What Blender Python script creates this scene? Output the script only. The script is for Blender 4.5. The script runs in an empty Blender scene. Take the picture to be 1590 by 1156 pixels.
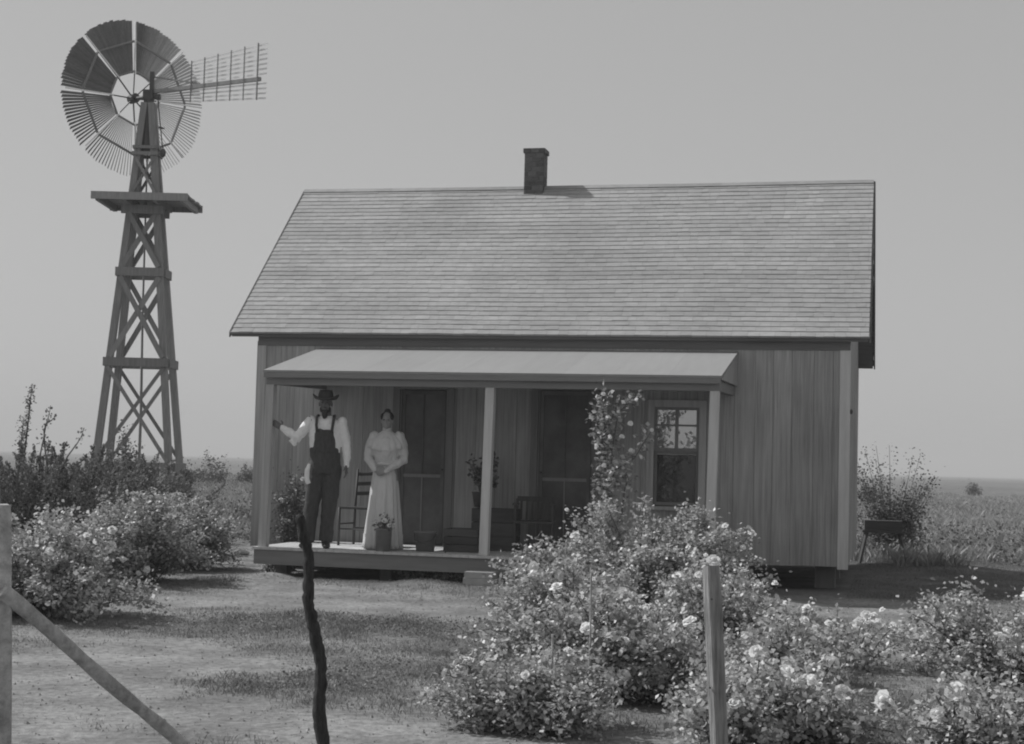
import bpy, math, random
import numpy as np
from mathutils import Vector, Matrix
R = math.radians
random.seed(7); rng = np.random.default_rng(11)
C = bpy.context.scene.collection
sc = bpy.context.scene

# ------------------------------------------------------------------ camera
F, PITCH, ROLL, EYE = 2446.0, 3.329, 1.517, 1.4
cd = bpy.data.cameras.new("camera"); cam = bpy.data.objects.new("camera", cd); C.objects.link(cam)
cd.sensor_fit = 'HORIZONTAL'; cd.sensor_width = 36.0; cd.lens = 36.0 * F / 1590.0
cd.clip_start = 0.1; cd.clip_end = 20000
cam.matrix_world = Matrix.Translation((0, 0, EYE)) @ Matrix.Rotation(R(90 + PITCH), 4, 'X') @ Matrix.Rotation(R(ROLL), 4, 'Z')
sc.camera = cam

# ------------------------------------------------------------------ sky, sun, exposure
HX, HY, HYAW = 3.972, 18.606, 13.609          # front right corner of the house and its turn
_c, _s = math.cos(R(HYAW)), math.sin(R(HYAW))
SUN_EL = 44.0
_k = 0.09                                      # the sun stands a little behind the front wall
ldx, ldy = _c - _k * _s, -_s - _k * _c         # direction the light travels on the ground
_n = math.hypot(ldx, ldy); ldx /= _n; ldy /= _n
ce, se = math.cos(R(SUN_EL)), math.sin(R(SUN_EL))
w = bpy.data.worlds.new("World"); sc.world = w; w.use_nodes = True
nt = w.node_tree; nt.nodes.clear()
out = nt.nodes.new('ShaderNodeOutputWorld'); bg = nt.nodes.new('ShaderNodeBackground')
sky = nt.nodes.new('ShaderNodeTexSky'); sky.sky_type = 'NISHITA'; sky.sun_disc = False
sky.sun_elevation = R(SUN_EL); sky.sun_rotation = math.atan2(-ldx, -ldy)
sky.air_density = 1.0; sky.dust_density = 1.5
sp = nt.nodes.new('ShaderNodeRGBToBW')         # a black and white plate
nt.links.new(sky.outputs[0], sp.inputs[0])
pw = nt.nodes.new('ShaderNodeMath'); pw.operation = 'POWER'; pw.inputs[1].default_value = 0.30
nt.links.new(sp.outputs[0], pw.inputs[0])
ml = nt.nodes.new('ShaderNodeMath'); ml.operation = 'MULTIPLY'; ml.inputs[1].default_value = 2.5
nt.links.new(pw.outputs[0], ml.inputs[0])
nt.links.new(ml.outputs[0], bg.inputs[0]); bg.inputs[1].default_value = 0.12
nt.links.new(bg.outputs[0], out.inputs[0])
sl = bpy.data.lights.new("sun", 'SUN'); sl.energy = 3.9; sl.angle = R(0.6); sl.color = (1, 1, 1)
so = bpy.data.objects.new("sun", sl); C.objects.link(so)
so.rotation_euler = Vector((ldx * ce, ldy * ce, -se)).to_track_quat('-Z', 'Y').to_euler()
sc.view_settings.view_transform = 'Standard'; sc.view_settings.look = 'None'
sc.view_settings.exposure = 0.0; sc.view_settings.gamma = 1.0
sc.cycles.filter_width = 2.0
sc.cycles.max_bounces = 9; sc.cycles.transparent_max_bounces = 12

# ------------------------------------------------------------------ helpers
def ray(px, py):
    a0, b0 = px - 795, py - 578
    ro, pi = R(ROLL), R(PITCH)
    a = a0 * math.cos(ro) + b0 * math.sin(ro); b = -a0 * math.sin(ro) + b0 * math.cos(ro)
    return np.array([a, F * math.cos(pi) + b * math.sin(pi), F * math.sin(pi) - b * math.cos(pi)])
def at(px, py, Y):
    r = ray(px, py); return np.array([0, 0, EYE]) + r * Y / r[1]
def gp(px, py, z=0.0):
    r = ray(px, py); return np.array([0, 0, EYE]) + r * (z - EYE) / r[2]
def HW(s, t, z=0.0):
    return Vector((HX + s * _c + t * _s, HY - s * _s + t * _c, z))
def onT(px, py, t):
    """local (s, t, z) of the house where the ray meets the plane at depth t"""
    r = ray(px, py); o = (-HX * _s + -HY * _c); d = r[0] * _s + r[1] * _c
    k = (t - o) / d; P = np.array([0, 0, EYE]) + r * k
    return (P[0] - HX) * _c - (P[1] - HY) * _s, t, P[2]

_lat = np.random.default_rng(5).random((256, 256))
def vn(x, y):
    x = np.asarray(x, float); y = np.asarray(y, float)
    xi = np.floor(x).astype(int); yi = np.floor(y).astype(int); fx = x - xi; fy = y - yi
    fx = fx * fx * (3 - 2 * fx); fy = fy * fy * (3 - 2 * fy)
    a = _lat[xi & 255, yi & 255]; b = _lat[(xi + 1) & 255, yi & 255]
    c = _lat[xi & 255, (yi + 1) & 255]; d = _lat[(xi + 1) & 255, (yi + 1) & 255]
    return (a * (1 - fx) + b * fx) * (1 - fy) + (c * (1 - fx) + d * fx) * fy
def fbm(x, y, o=4):
    x = np.asarray(x, float); y = np.asarray(y, float)
    r = 0; a = .5; t = 0
    for i in range(o):
        r = r + a * vn(x * 2 ** i + 17 * i, y * 2 ** i + 31 * i); t += a; a *= .55
    return r / t
def sm(e0, e1, v):
    t = np.clip((v - e0) / (e1 - e0), 0, 1); return t * t * (3 - 2 * t)

def tag(o, label=None, cat=None, group=None, kind=None):
    if label: o['label'] = label
    if cat: o['category'] = cat
    if group: o['group'] = group
    if kind: o['kind'] = kind
    return o
def empty(name, loc, rz=0.0, label=None, cat=None, group=None):
    o = bpy.data.objects.new(name, None); C.objects.link(o); o.location = loc; o.rotation_euler = (0, 0, rz)
    o.empty_display_size = .2
    return tag(o, label, cat, group)

class MB:
    def __init__(s): s.v = []; s.f = []; s.r = []
    def add(s, vs, fs, r=None):
        b = len(s.v); s.v += [tuple(map(float, v)) for v in vs]
        q = random.random() if r is None else r
        for f in fs: s.f.append(tuple(b + i for i in f)); s.r.append(q)
    def box(s, x0, x1, y0, y1, z0, z1, r=None):
        s.add([(x0,y0,z0),(x1,y0,z0),(x1,y1,z0),(x0,y1,z0),(x0,y0,z1),(x1,y0,z1),(x1,y1,z1),(x0,y1,z1)],
              [(0,3,2,1),(4,5,6,7),(0,1,5,4),(1,2,6,5),(2,3,7,6),(3,0,4,7)], r)
    def beam(s, p, q, w, h, up=(0, 0, 1), r=None):
        p = Vector(p); q = Vector(q); d = (q - p).normalized(); up = Vector(up)
        x = d.cross(up)
        if x.length < 1e-4: x = d.cross(Vector((0, 1, 0)))
        x.normalize(); u = x.cross(d)
        vs = []
        for e in (p, q):
            for a, b in ((-1,-1),(1,-1),(1,1),(-1,1)): vs.append(e + x * a * w / 2 + u * b * h / 2)
        s.add(vs, [(0,1,2,3),(7,6,5,4),(0,4,5,1),(1,5,6,2),(2,6,7,3),(3,7,4,0)], r)
    def prism(s, poly, y0, y1, r=None):
        """poly in x,z extruded along y"""
        n = len(poly)
        s.add([(x, y0, z) for x, z in poly] + [(x, y1, z) for x, z in poly],
              [tuple(range(n)), tuple(range(2*n-1, n-1, -1))] + [(i, i+n, (i+1) % n + n, (i+1) % n) for i in range(n)], r)
    def tube(s, pts, rad, n=8, r=None, cap=True, round_=0, squash=None, ref=None):
        """rad: number or (a,b) per point. a along 'side', b along the other"""
        P = [Vector(p) for p in pts]; m = len(P)
        rad = [(q, q) if not hasattr(q, '__len__') else q for q in (rad if hasattr(rad, '__len__') else [rad] * m)]
        vs = []; fs = []
        side = None
        for i in range(m):
            d = (P[min(i+1, m-1)] - P[max(i-1, 0)]).normalized()
            if side is None:
                rf = Vector(ref) if ref else (Vector((1, 0, 0)) if abs(d.x) < .8 else Vector((0, 1, 0)))
            else: rf = side
            side = (rf - d * rf.dot(d)).normalized(); o = d.cross(side)
            for k in range(n):
                a = 2 * math.pi * k / n
                vs.append(P[i] + side * math.cos(a) * rad[i][0] + o * math.sin(a) * rad[i][1])
        for i in range(m - 1):
            for k in range(n):
                k2 = (k + 1) % n; fs.append((i*n+k, i*n+k2, (i+1)*n+k2, (i+1)*n+k))
        if cap:
            fs.append(tuple(range(n-1, -1, -1))); fs.append(tuple(range((m-1)*n, m*n)))
        s.add(vs, fs, r)
    def ball(s, c, rx, ry, rz, n=12, m=8, r=None):
        c = Vector(c); vs = [c + Vector((0, 0, -rz))]; fs = []
        for j in range(1, m):
            b = math.pi * (j / m - .5)
            for k in range(n):
                a = 2 * math.pi * k / n
                vs.append(c + Vector((math.cos(b) * math.cos(a) * rx, math.cos(b) * math.sin(a) * ry, math.sin(b) * rz)))
        vs.append(c + Vector((0, 0, rz))); t = len(vs) - 1
        for k in range(n):
            k2 = (k + 1) % n; fs.append((0, 1 + k2, 1 + k)); fs.append((t, (m-2)*n + 1 + k, (m-2)*n + 1 + k2))
            for j in range(m - 2): fs.append((1+j*n+k, 1+j*n+k2, 1+(j+1)*n+k2, 1+(j+1)*n+k))
        s.add(vs, fs, r)
    def limb(s, pts, rad, n=12, ref=None):
        """tube with rounded ends"""
        s.tube(pts, rad, n, ref=ref)
        for p, q in ((pts[0], rad[0]), (pts[-1], rad[-1])):
            q = q if not hasattr(q, '__len__') else (q[0], q[1])
            if not hasattr(q, '__len__'): s.ball(p, q, q, q, n, 8)
    def mesh(s, name, smooth=False):
        me = bpy.data.meshes.new(name); me.from_pydata(s.v, [], s.f); me.update()
        at_ = me.attributes.new('rnd', 'FLOAT', 'FACE'); at_.data.foreach_set('value', s.r)
        if smooth: me.shade_smooth()
        return me
    def build(s, name, mat, parent=None, smooth=False, loc=None):
        o = bpy.data.objects.new(name, s.mesh(name, smooth)); C.objects.link(o); o.data.materials.append(mat)
        if parent: o.parent = parent
        if loc is not None: o.location = loc
        return o

def np_mesh(name, V, nper, rnd=None, faces=None):
    """V (N,nper,3) of separate polygons"""
    N = V.shape[0]; me = bpy.data.meshes.new(name)
    me.vertices.add(N * nper); me.vertices.foreach_set('co', V.reshape(-1).astype(np.float32))
    me.loops.add(N * nper); me.loops.foreach_set('vertex_index', np.arange(N * nper, dtype=np.int32))
    me.polygons.add(N); me.polygons.foreach_set('loop_start', np.arange(0, N * nper, nper, dtype=np.int32))
    me.update(calc_edges=True)
    a = me.attributes.new('rnd', 'FLOAT', 'FACE')
    a.data.foreach_set('value', (rng.random(N) if rnd is None else rnd).astype(np.float32))
    return me
def obj_from(me, name, mat, parent=None):
    o = bpy.data.objects.new(name, me); C.objects.link(o); me.materials.append(mat)
    if parent: o.parent = parent
    return o

def mat(name, v, rough=.85, var=.25, sc3=(1, 1, 1), scale=6.0, rw=.2, bump=0.0, spec=.25, detail=6, second=None, trans=0.0, attr=None, attr_v=None):
    m = bpy.data.materials.new(name); m.use_nodes = True; t = m.node_tree; L = t.links
    b = t.nodes['Principled BSDF']; b.inputs['Roughness'].default_value = rough
    b.inputs['Specular IOR Level'].default_value = spec
    tc = t.nodes.new('ShaderNodeTexCoord'); mp = t.nodes.new('ShaderNodeMapping'); mp.inputs['Scale'].default_value = sc3
    L.new(tc.outputs['Object'], mp.inputs['Vector'])
    at_ = t.nodes.new('ShaderNodeAttribute'); at_.attribute_name = 'rnd'
    # shift the texture for each element so that boards do not share their grain
    ad = t.nodes.new('ShaderNodeVectorMath'); ad.operation = 'ADD'
    mu = t.nodes.new('ShaderNodeVectorMath'); mu.operation = 'SCALE'; mu.inputs[0].default_value = (37, 19, 53)
    L.new(at_.outputs['Fac'], mu.inputs['Scale']); L.new(mp.outputs[0], ad.inputs[0]); L.new(mu.outputs[0], ad.inputs[1])
    n = t.nodes.new('ShaderNodeTexNoise'); n.inputs['Scale'].default_value = scale; n.inputs['Detail'].default_value = detail
    n.inputs['Roughness'].default_value = .65
    L.new(ad.outputs[0], n.inputs['Vector'])
    mr = t.nodes.new('ShaderNodeMapRange'); mr.inputs['From Min'].default_value = .3; mr.inputs['From Max'].default_value = .7
    mr.inputs['To Min'].default_value = 1 - var; mr.inputs['To Max'].default_value = 1 + var
    L.new(n.outputs['Fac'], mr.inputs['Value'])
    m2 = t.nodes.new('ShaderNodeMapRange'); m2.inputs['To Min'].default_value = 1 - rw; m2.inputs['To Max'].default_value = 1 + rw
    L.new(at_.outputs['Fac'], m2.inputs['Value'])
    x = t.nodes.new('ShaderNodeMath'); x.operation = 'MULTIPLY'; L.new(mr.outputs[0], x.inputs[0]); L.new(m2.outputs[0], x.inputs[1])
    last = x.outputs[0]
    if second:   # a second, larger blotch noise: (scale, amount)
        n2 = t.nodes.new('ShaderNodeTexNoise'); n2.inputs['Scale'].default_value = second[0]; n2.inputs['Detail'].default_value = 4
        L.new(tc.outputs['Object'], n2.inputs['Vector'])
        m3 = t.nodes.new('ShaderNodeMapRange'); m3.inputs['From Min'].default_value = .35; m3.inputs['From Max'].default_value = .65
        m3.inputs['To Min'].default_value = 1 - second[1]; m3.inputs['To Max'].default_value = 1 + second[1]
        L.new(n2.outputs['Fac'], m3.inputs['Value'])
        y = t.nodes.new('ShaderNodeMath'); y.operation = 'MULTIPLY'; L.new(last, y.inputs[0]); L.new(m3.outputs[0], y.inputs[1]); last = y.outputs[0]
    if attr:
        a2 = t.nodes.new('ShaderNodeAttribute'); a2.attribute_name = attr
        mx = t.nodes.new('ShaderNodeMapRange'); mx.inputs['To Min'].default_value = v; mx.inputs['To Max'].default_value = attr_v
        L.new(a2.outputs['Fac'], mx.inputs['Value'])
        z = t.nodes.new('ShaderNodeMath'); z.operation = 'MULTIPLY'; L.new(last, z.inputs[0]); L.new(mx.outputs[0], z.inputs[1])
    else:
        z = t.nodes.new('ShaderNodeMath'); z.operation = 'MULTIPLY'; z.inputs[1].default_value = v; L.new(last, z.inputs[0])
    L.new(z.outputs[0], b.inputs['Base Color'])
    if bump:
        bp = t.nodes.new('ShaderNodeBump'); bp.inputs['Strength'].default_value = bump; bp.inputs['Distance'].default_value = .02
        L.new(n.outputs['Fac'], bp.inputs['Height']); L.new(bp.outputs[0], b.inputs['Normal'])
    if trans:
        tr = t.nodes.new('ShaderNodeBsdfTranslucent'); L.new(z.outputs[0], tr.inputs['Color'])
        ms = t.nodes.new('ShaderNodeMixShader'); ms.inputs[0].default_value = trans
        L.new(b.outputs[0], ms.inputs[1]); L.new(tr.outputs[0], ms.inputs[2])
        L.new(ms.outputs[0], t.nodes['Material Output'].inputs['Surface'])
    return m

VW = (9, 9, .7)     # vertical grain
M = dict(
 dirt=mat('dirt', .225, .95, .42, scale=16, rw=0, bump=1.0, second=(1.6, .24), detail=14, attr='cover_shade', attr_v=.13),
 siding=mat('siding', .34, .8, .27, (16, 16, .5), 2.6, .09, .2, second=(.8, .12)),
 siding_pale=mat('siding_pale', .42, .8, .2, (16, 16, .5), 2.2, .08, .2),
 frieze=mat('frieze', .15, .8, .15, (.7, 9, 9), 2.2, .1),
 trim=mat('trim', .55, .75, .14, VW, 2, .06, .15),
 trim_dark=mat('trim_dark', .20, .8, .15, VW, 2, .08, .15),
 beamw=mat('beam_wood', .215, .8, .15, (.7, 9, 9), 2, .1, .2),
 shingle=mat('shingle', .335, .9, .14, (1.2, 3, 3), 5, .16, .3, second=(.7, .10)),
 porchroof=mat('porch_roofing', .28, .75, .05, (6, .6, 1), 2, .03, .1, second=(.5, .03)),
 floorw=mat('floor_wood', .52, .8, .12, (9, .7, 9), 2, .08, .2),
 brick=mat('brick', .13, .9, .2, (1, 1, 1), 12, .28, .3),
 mortar=mat('mortar', .22, .95, .15, scale=20, rw=0),
 screen=mat('screen', .13, .7, .3, scale=3, rw=.1, spec=.2),
 dark=mat('dark_interior', .08, .9, .2, rw=0),
 sash=mat('sash', .24, .6, .1, VW, 3, .05),
 blind=mat('blind', .9, .9, .06, (1, 1, 1), 3, 0),
 tower=mat('tower_wood', .26, .85, .2, VW, 3, .18, .2),
 blade=mat('blade', .20, .8, .15, (4, 4, 4), 3, .14),
 paleblade=mat('pale_slat', .85, .8, .12, (2, 2, 2), 3, .1),
 iron=mat('iron', .06, .5, .2, scale=8, rw=0, spec=.5),
 barkdark=mat('bark_dark', .055, .9, .55, (6, 6, 1.2), 14, .1, 1.0),
 postw=mat('post_wood', .27, .85, .45, (30, 30, 1.2), 3, .1, .9, second=(5, .2)),
 brace=mat('brace_wood', .40, .85, .35, (7, 7, 7), 4, .1, .8, second=(4, .22)),
 stem=mat('stem', .12, .8, .2, scale=10, rw=.2),
 leaf=mat('leaf', .42, .42, .1, scale=2, rw=.6, spec=.5, trans=.3),
 leaf_dark=mat('leaf_dark', .15, .65, .15, scale=2, rw=.45, spec=.3, trans=.15),
 leaf_feather=mat('leaf_feather', .20, .75, .1, scale=2, rw=.4, spec=.2, trans=.2),
 petal=mat('petal', .82, .6, .06, scale=20, rw=.12, trans=.25),
 grass=mat('grass', .21, .8, .2, scale=1.3, rw=.35, spec=.15, trans=.25),
 straw=mat('straw', .34, .85, .25, scale=.25, rw=.3, spec=.1, trans=.2),
 weed=mat('weed', .19, .7, .15, scale=2, rw=.4, spec=.25, trans=.2),
 skin_dark=mat('skin_dark', .13, .55, .08, scale=20, rw=0, spec=.4),
 skin=mat('skin', .28, .6, .06, scale=20, rw=0, spec=.3),
 shirt=mat('shirt', .85, .9, .06, (6, 6, 3), 5, 0, .3),
 denim=mat('denim', .07, .9, .2, (8, 8, 3), 5, 0, .4),
 felt=mat('felt', .07, .95, .15, scale=18, rw=0),
 hair=mat('hair', .04, .6, .3, (20, 20, 3), 5, 0, .5),
 dress=mat('dress', .58, .9, .07, (9, 9, 2), 5, 0, .3),
 leather=mat('leather', .035, .5, .2, scale=12, rw=0, spec=.4),
 tin=mat('tin', .42, .45, .15, (1, 1, 3), 6, 0, .1, spec=.5),
 zinc=mat('zinc', .17, .5, .15, (1, 1, 3), 6, 0, .1, spec=.5),
 crate=mat('crate', .085, .85, .2, (1, 1, 6), 4, .2, .2),
 chairw=mat('chair_wood', .07, .6, .2, VW, 4, .1),
 stone=mat('stone', .36, .9, .15, scale=9, rw=.05, bump=.3),
)
# window glass: clear with a mirror of the sky
g = bpy.data.materials.new('glass'); g.use_nodes = True; t = g.node_tree; t.nodes.clear()
o_ = t.nodes.new('ShaderNodeOutputMaterial'); mx = t.nodes.new('ShaderNodeMixShader'); tr = t.nodes.new('ShaderNodeBsdfTransparent')
gl = t.nodes.new('ShaderNodeBsdfGlossy'); gl.inputs['Roughness'].default_value = .03
mx.inputs[0].default_value = .03
t.links.new(tr.outputs[0], mx.inputs[1]); t.links.new(gl.outputs[0], mx.inputs[2]); t.links.new(mx.outputs[0], o_.inputs[0]); M['glass'] = g

g2 = g.copy(); g2.name = 'glass_bright'; [n for n in g2.node_tree.nodes if n.type == 'MIX_SHADER'][0].inputs[0].default_value = .34; M['glass_bright'] = g2
# ------------------------------------------------------------------ ground
def local_st(x, y):
    dx, dy = x - HX, y - HY
    return dx * _c - dy * _s, dx * _s + dy * _c
def gz(x, y):
    x = np.asarray(x, float); y = np.asarray(y, float)
    s, t = local_st(x, y)
    z = .05 * (fbm(x * .35, y * .35, 3) - .5) + .018 * (fbm(x * 2.2, y * 2.2, 3) - .5)
    z = z * (1 - .6 * np.exp(-((s + 4) ** 2 / 20 + (t - 1) ** 2 / 12)))
    z = z + .17 * np.exp(-((s - 1.2) ** 2 / 1.8 + (t - 5.4) ** 2 / 3.0))
    z = z + (.03 + .05 * sm(-5.0, -4.6, s) + .08 * (1 - sm(-6.4, -6.1, s))) * np.exp(-((t + 2.2) ** 2 / .5)) * sm(-7.2, -6.2, s) * (1 - sm(-1, 0, s)) * (.4 + 1.2 * fbm(x * 1.1, y * 1.1, 3))
    z = z + .22 * np.exp(-((x + 8) ** 2 / 14 + (y - 33) ** 2 / 30))
    z = z + sm(25, 60, y) * .5 * (fbm(x * .045, y * .03, 3) - .5)
    return z
def cover_shade(x, y):
    """grass covering the ground, plus shade painted in beside the house, 0..1"""
    s, t = local_st(x, y)
    c = .22 + .10 * sm(-3.2, -1.5, x) + 1.3 * (fbm(x * .8 + 3, y * .8, 4) - .5)
    def blob(px, py, rx, ry, a):
        g_ = gp(px, py); q = np.exp(-(((x - g_[0]) / rx) ** 2 + ((y - g_[1]) / ry) ** 2)); return a * q * np.clip(.1 + 2.0 * (fbm(x * 1.9 + px, y * 1.3, 4) - .12), 0, 1.5)
    c = c + blob(390, 1075, .65, .5, .75) + blob(620, 1050, .8, .8, .6) + blob(480, 1050, .8, .5, .35)
    c = c + blob(620, 905, 1.8, 1.0, .55) + blob(560, 975, 1.8, .9, .5) + blob(760, 915, 1.6, 1.0, .35) + blob(700, 1000, 1.2, 1.2, .3)
    c = c - blob(150, 1050, 1.6, 1.8, .65) - blob(650, 1150, 1.4, .6, .6) - blob(700, 955, 1.5, .7, .5) - blob(370, 860, .9, 3, .35)
    c = c - blob(400, 930, 1.2, 1.5, .25) - blob(1260, 935, 1.2, .8, .4) - blob(1380, 1040, .5, 1.2, .6)
    e = 1 - sm(.1, 1.1, np.maximum(np.maximum(-t - .45, t - 5.2), np.maximum(-1.2 - s, s - 4.5)))  # painted shade: darker, weedier ground where the house shadow falls, to deepen it
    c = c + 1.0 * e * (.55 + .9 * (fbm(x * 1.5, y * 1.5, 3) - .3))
    c = c + sm(21, 24, y) * .55
    return np.clip(c, 0, 1)
def axis(lo, hi, fine_lo, fine_hi, step, grow=1.12):
    a = list(np.arange(fine_lo, fine_hi + 1e-6, step)); d = step
    while a[-1] < hi: d *= grow; a.append(a[-1] + d)
    d = step
    while a[0] > lo: d *= grow; a.insert(0, a[0] - d)
    return np.array(a)
xs = axis(-4000, 4000, -9, 9, .14); ys = axis(-60, 9000, 6.5, 27, .14)
X, Y = np.meshgrid(xs, ys); Z = gz(X, Y)
nx, ny = len(xs), len(ys)
idx = np.arange(nx * ny).reshape(ny, nx)
Fq = np.stack([idx[:-1, :-1], idx[:-1, 1:], idx[1:, 1:], idx[1:, :-1]], -1).reshape(-1, 4)
me = bpy.data.meshes.new('ground'); me.vertices.add(nx * ny)
me.vertices.foreach_set('co', np.stack([X, Y, Z], -1).reshape(-1).astype(np.float32))
me.loops.add(Fq.size); me.loops.foreach_set('vertex_index', Fq.reshape(-1).astype(np.int32))
me.polygons.add(len(Fq)); me.polygons.foreach_set('loop_start', np.arange(0, Fq.size, 4, dtype=np.int32))
me.update(calc_edges=True); me.shade_smooth()
a_ = me.attributes.new('cover_shade', 'FLOAT', 'POINT'); a_.data.foreach_set('value', cover_shade(X, Y).reshape(-1).astype(np.float32))
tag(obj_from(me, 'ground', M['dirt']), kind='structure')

# ------------------------------------------------------------------ farmhouse
W_, L_, ZB, ZE, ZR, OV, OR_, OL = 7.444, 4.657, .29, 3.016, 5.287, .12, .242, .372
TH = .055                                     # roof thickness measured straight down
house = empty('farmhouse', (HX, HY, 0), R(-HYAW), 'small board farmhouse with shingled gable roof and front porch', 'house')
slope = (ZR - ZE) / (L_ / 2 + OV)
def roofz(t): return ZR - TH - .01 - slope * abs(t - L_ / 2)
doors = [(-5.52, -4.90, .36, 2.30), (-3.73, -3.04, .36, 2.32)]
win = (-2.37, -1.655, .90, 2.22)
openings = doors + [win]
def wall_boards(mb, u0, u1, topf, thick, openings=(), wid=.24, seed=1, zb=ZB):
    rd = random.Random(seed); u = u0
    while u < u1 - 1e-4:
        w2 = wid * rd.uniform(.8, 1.15); v = min(u + w2, u1)
        if u1 - v < .07: v = u1
        cuts = []
        for a, b, z0, z1 in openings:
            if a < v and b > u: cuts.append((a, b, z0, z1))
        r = rd.random(); d = rd.uniform(0, .004)
        segs = [(u, v, zb, None)]
        for a, b, z0, z1 in cuts:
            new = []
            for p, q, lo, hi in segs:
                if a > p: new.append((p, min(a, q), lo, hi))
                if b < q: new.append((max(b, p), q, lo, hi))
                m0, m1 = max(p, a), min(q, b)
                if m1 > m0:
                    if z0 > lo + .02: new.append((m0, m1, lo, z0))
                    new.append((m0, m1, z1, hi))
            segs = new
        for p, q, lo, hi in segs:
            h0 = topf(p) if hi is None else hi; h1 = topf(q) if hi is None else hi
            p2, q2 = p + .0018, q - .0018
            if q2 - p2 < .01: continue
            mb.prism([(p2, lo), (q2, lo), (q2, h1), (p2, h0)], -thick - d, -.002, r)
        u = v
# front wall: boards in front of backing
wb = MB()
wall_boards(wb, -W_ + .09, -.09, lambda u: 2.93, .022, openings, .235, 4)
def around(mb, u0, u1, z0, z1, y0, y1, ops):
    ops = sorted(ops); u = u0
    for a, b, c, d in ops:
        mb.box(u, a, y0, y1, z0, z1, .5)
        if c > z0 + .01: mb.box(a, b, y0, y1, z0, c, .5)
        mb.box(a, b, y0, y1, d, z1, .5); u = b
    mb.box(u, u1, y0, y1, z0, z1, .5)
around(wb, -W_ + .03, -.03, ZB, 2.95, 0, .08, openings)
wb.build('front_wall', M['siding'], house)
def side_wall(s0, sgn, name):
    mb = MB(); rd = MB()
    wall_boards(rd, .09, L_ - .09, lambda t: roofz(t), .022, (), .235, 9)
    rd.prism([(.03, ZB), (L_ - .03, ZB), (L_ - .03, roofz(L_)), (L_ / 2, roofz(L_ / 2)), (.03, roofz(0))], 0, .08, .5)
    o = rd.build(name, M['siding'], house)
    # (x along t, y outwards negative) -> local house axes
    o.matrix_local = Matrix(((0, -sgn, 0, s0), (1, 0, 0, 0), (0, 0, 1, 0), (0, 0, 0, 1)))
    return o
side_wall(0, 1, 'side_wall'); side_wall(-W_, -1, 'side_wall')
mb = MB(); wall_boards(mb, -W_ + .09, -.09, lambda u: 2.93, .022, (), .235, 5); mb.box(-W_ + .03, -.03, 0, .08, ZB, 2.95)
o = mb.build('rear_wall', M['siding'], house); o.matrix_local = Matrix(((1, 0, 0, 0), (0, -1, 0, L_), (0, 0, 1, 0), (0, 0, 0, 1)))
# floor platform of the house, foundation blocks
mb = MB(); mb.box(-W_ + .1, -.1, .1, L_ - .1, ZB + .01, ZB + .06); mb.build('floor', M['dark'], house)
for i in range(5):
    for t in (.6, L_ / 2, L_ - .25):
        mb = MB(); s = -W_ + .25 + i * (W_ - .5) / 4; mb.box(s - .12, s + .12, t - .12, t + .12, -.1, ZB); mb.build('foundation_block', M['trim_dark'], house)
# corner boards (pale)
for s0, sg in ((0, 1), (-W_, -1)):
    for t0, tg in ((0, -1), (L_, 1)):
        mb = MB()
        a, b = sorted((s0 + sg * .032, s0 - sg * .09)); c, d = sorted((t0 + tg * .032, t0)); mb.box(a, b, c, d, ZB - .03, 2.90, .6)
        a, b = sorted((s0 + sg * .032, s0 + sg * .002)); c, d = sorted((t0 - .001 * tg, t0 - tg * .10)); mb.box(a, b, c, d, ZB - .03, 2.93, .4)
        mb.build('corner_board', M['trim'] if s0 == 0 else M['siding_pale'], house)
mb = MB(); mb.box(-W_ - .02, .03, -.036, -.024, 2.84, 2.96); mb.build('frieze_board', M['frieze'], house)
# roof: two slabs + real shingles in courses
def roof_side(sign):
    """sign -1 front, +1 rear: returns local frame functions"""
    te = L_ / 2 + OV
    return lambda s, d, up: (s, L_ / 2 + sign * (d * te / SL) + sign * up * slope / math.hypot(1, slope), ZR - d * (ZR - ZE) / SL + up / math.hypot(1, slope) + .022 * (float(vn(s * .55 + 9, d * .5)) - .5) - .018 * math.sin(math.pi * max(0, min(1, -s / W_))) * (1 - d / SL))
SL = math.hypot(ZR - ZE, L_ / 2 + OV)
roof = MB()
for sign in (-1, 1):
    f_ = roof_side(sign); s0, s1 = -W_ - OL, OR_
    vs = []
    for s in (s0 + .01, s1 - .01):
        vs += [f_(s, 0, -.02), f_(s, SL, -.02), (f_(s, SL, -.02)[0], f_(s, SL, -.02)[1], f_(s, SL, -.02)[2] - TH), (s, L_ / 2, ZR - .03 - TH)]
    roof.add(vs, [(0,1,2,3),(7,6,5,4),(0,4,5,1),(1,5,6,2),(2,6,7,3)], .4)
roofo = roof.build('roof', M['frieze'], house)
rd = random.Random(3)
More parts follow.
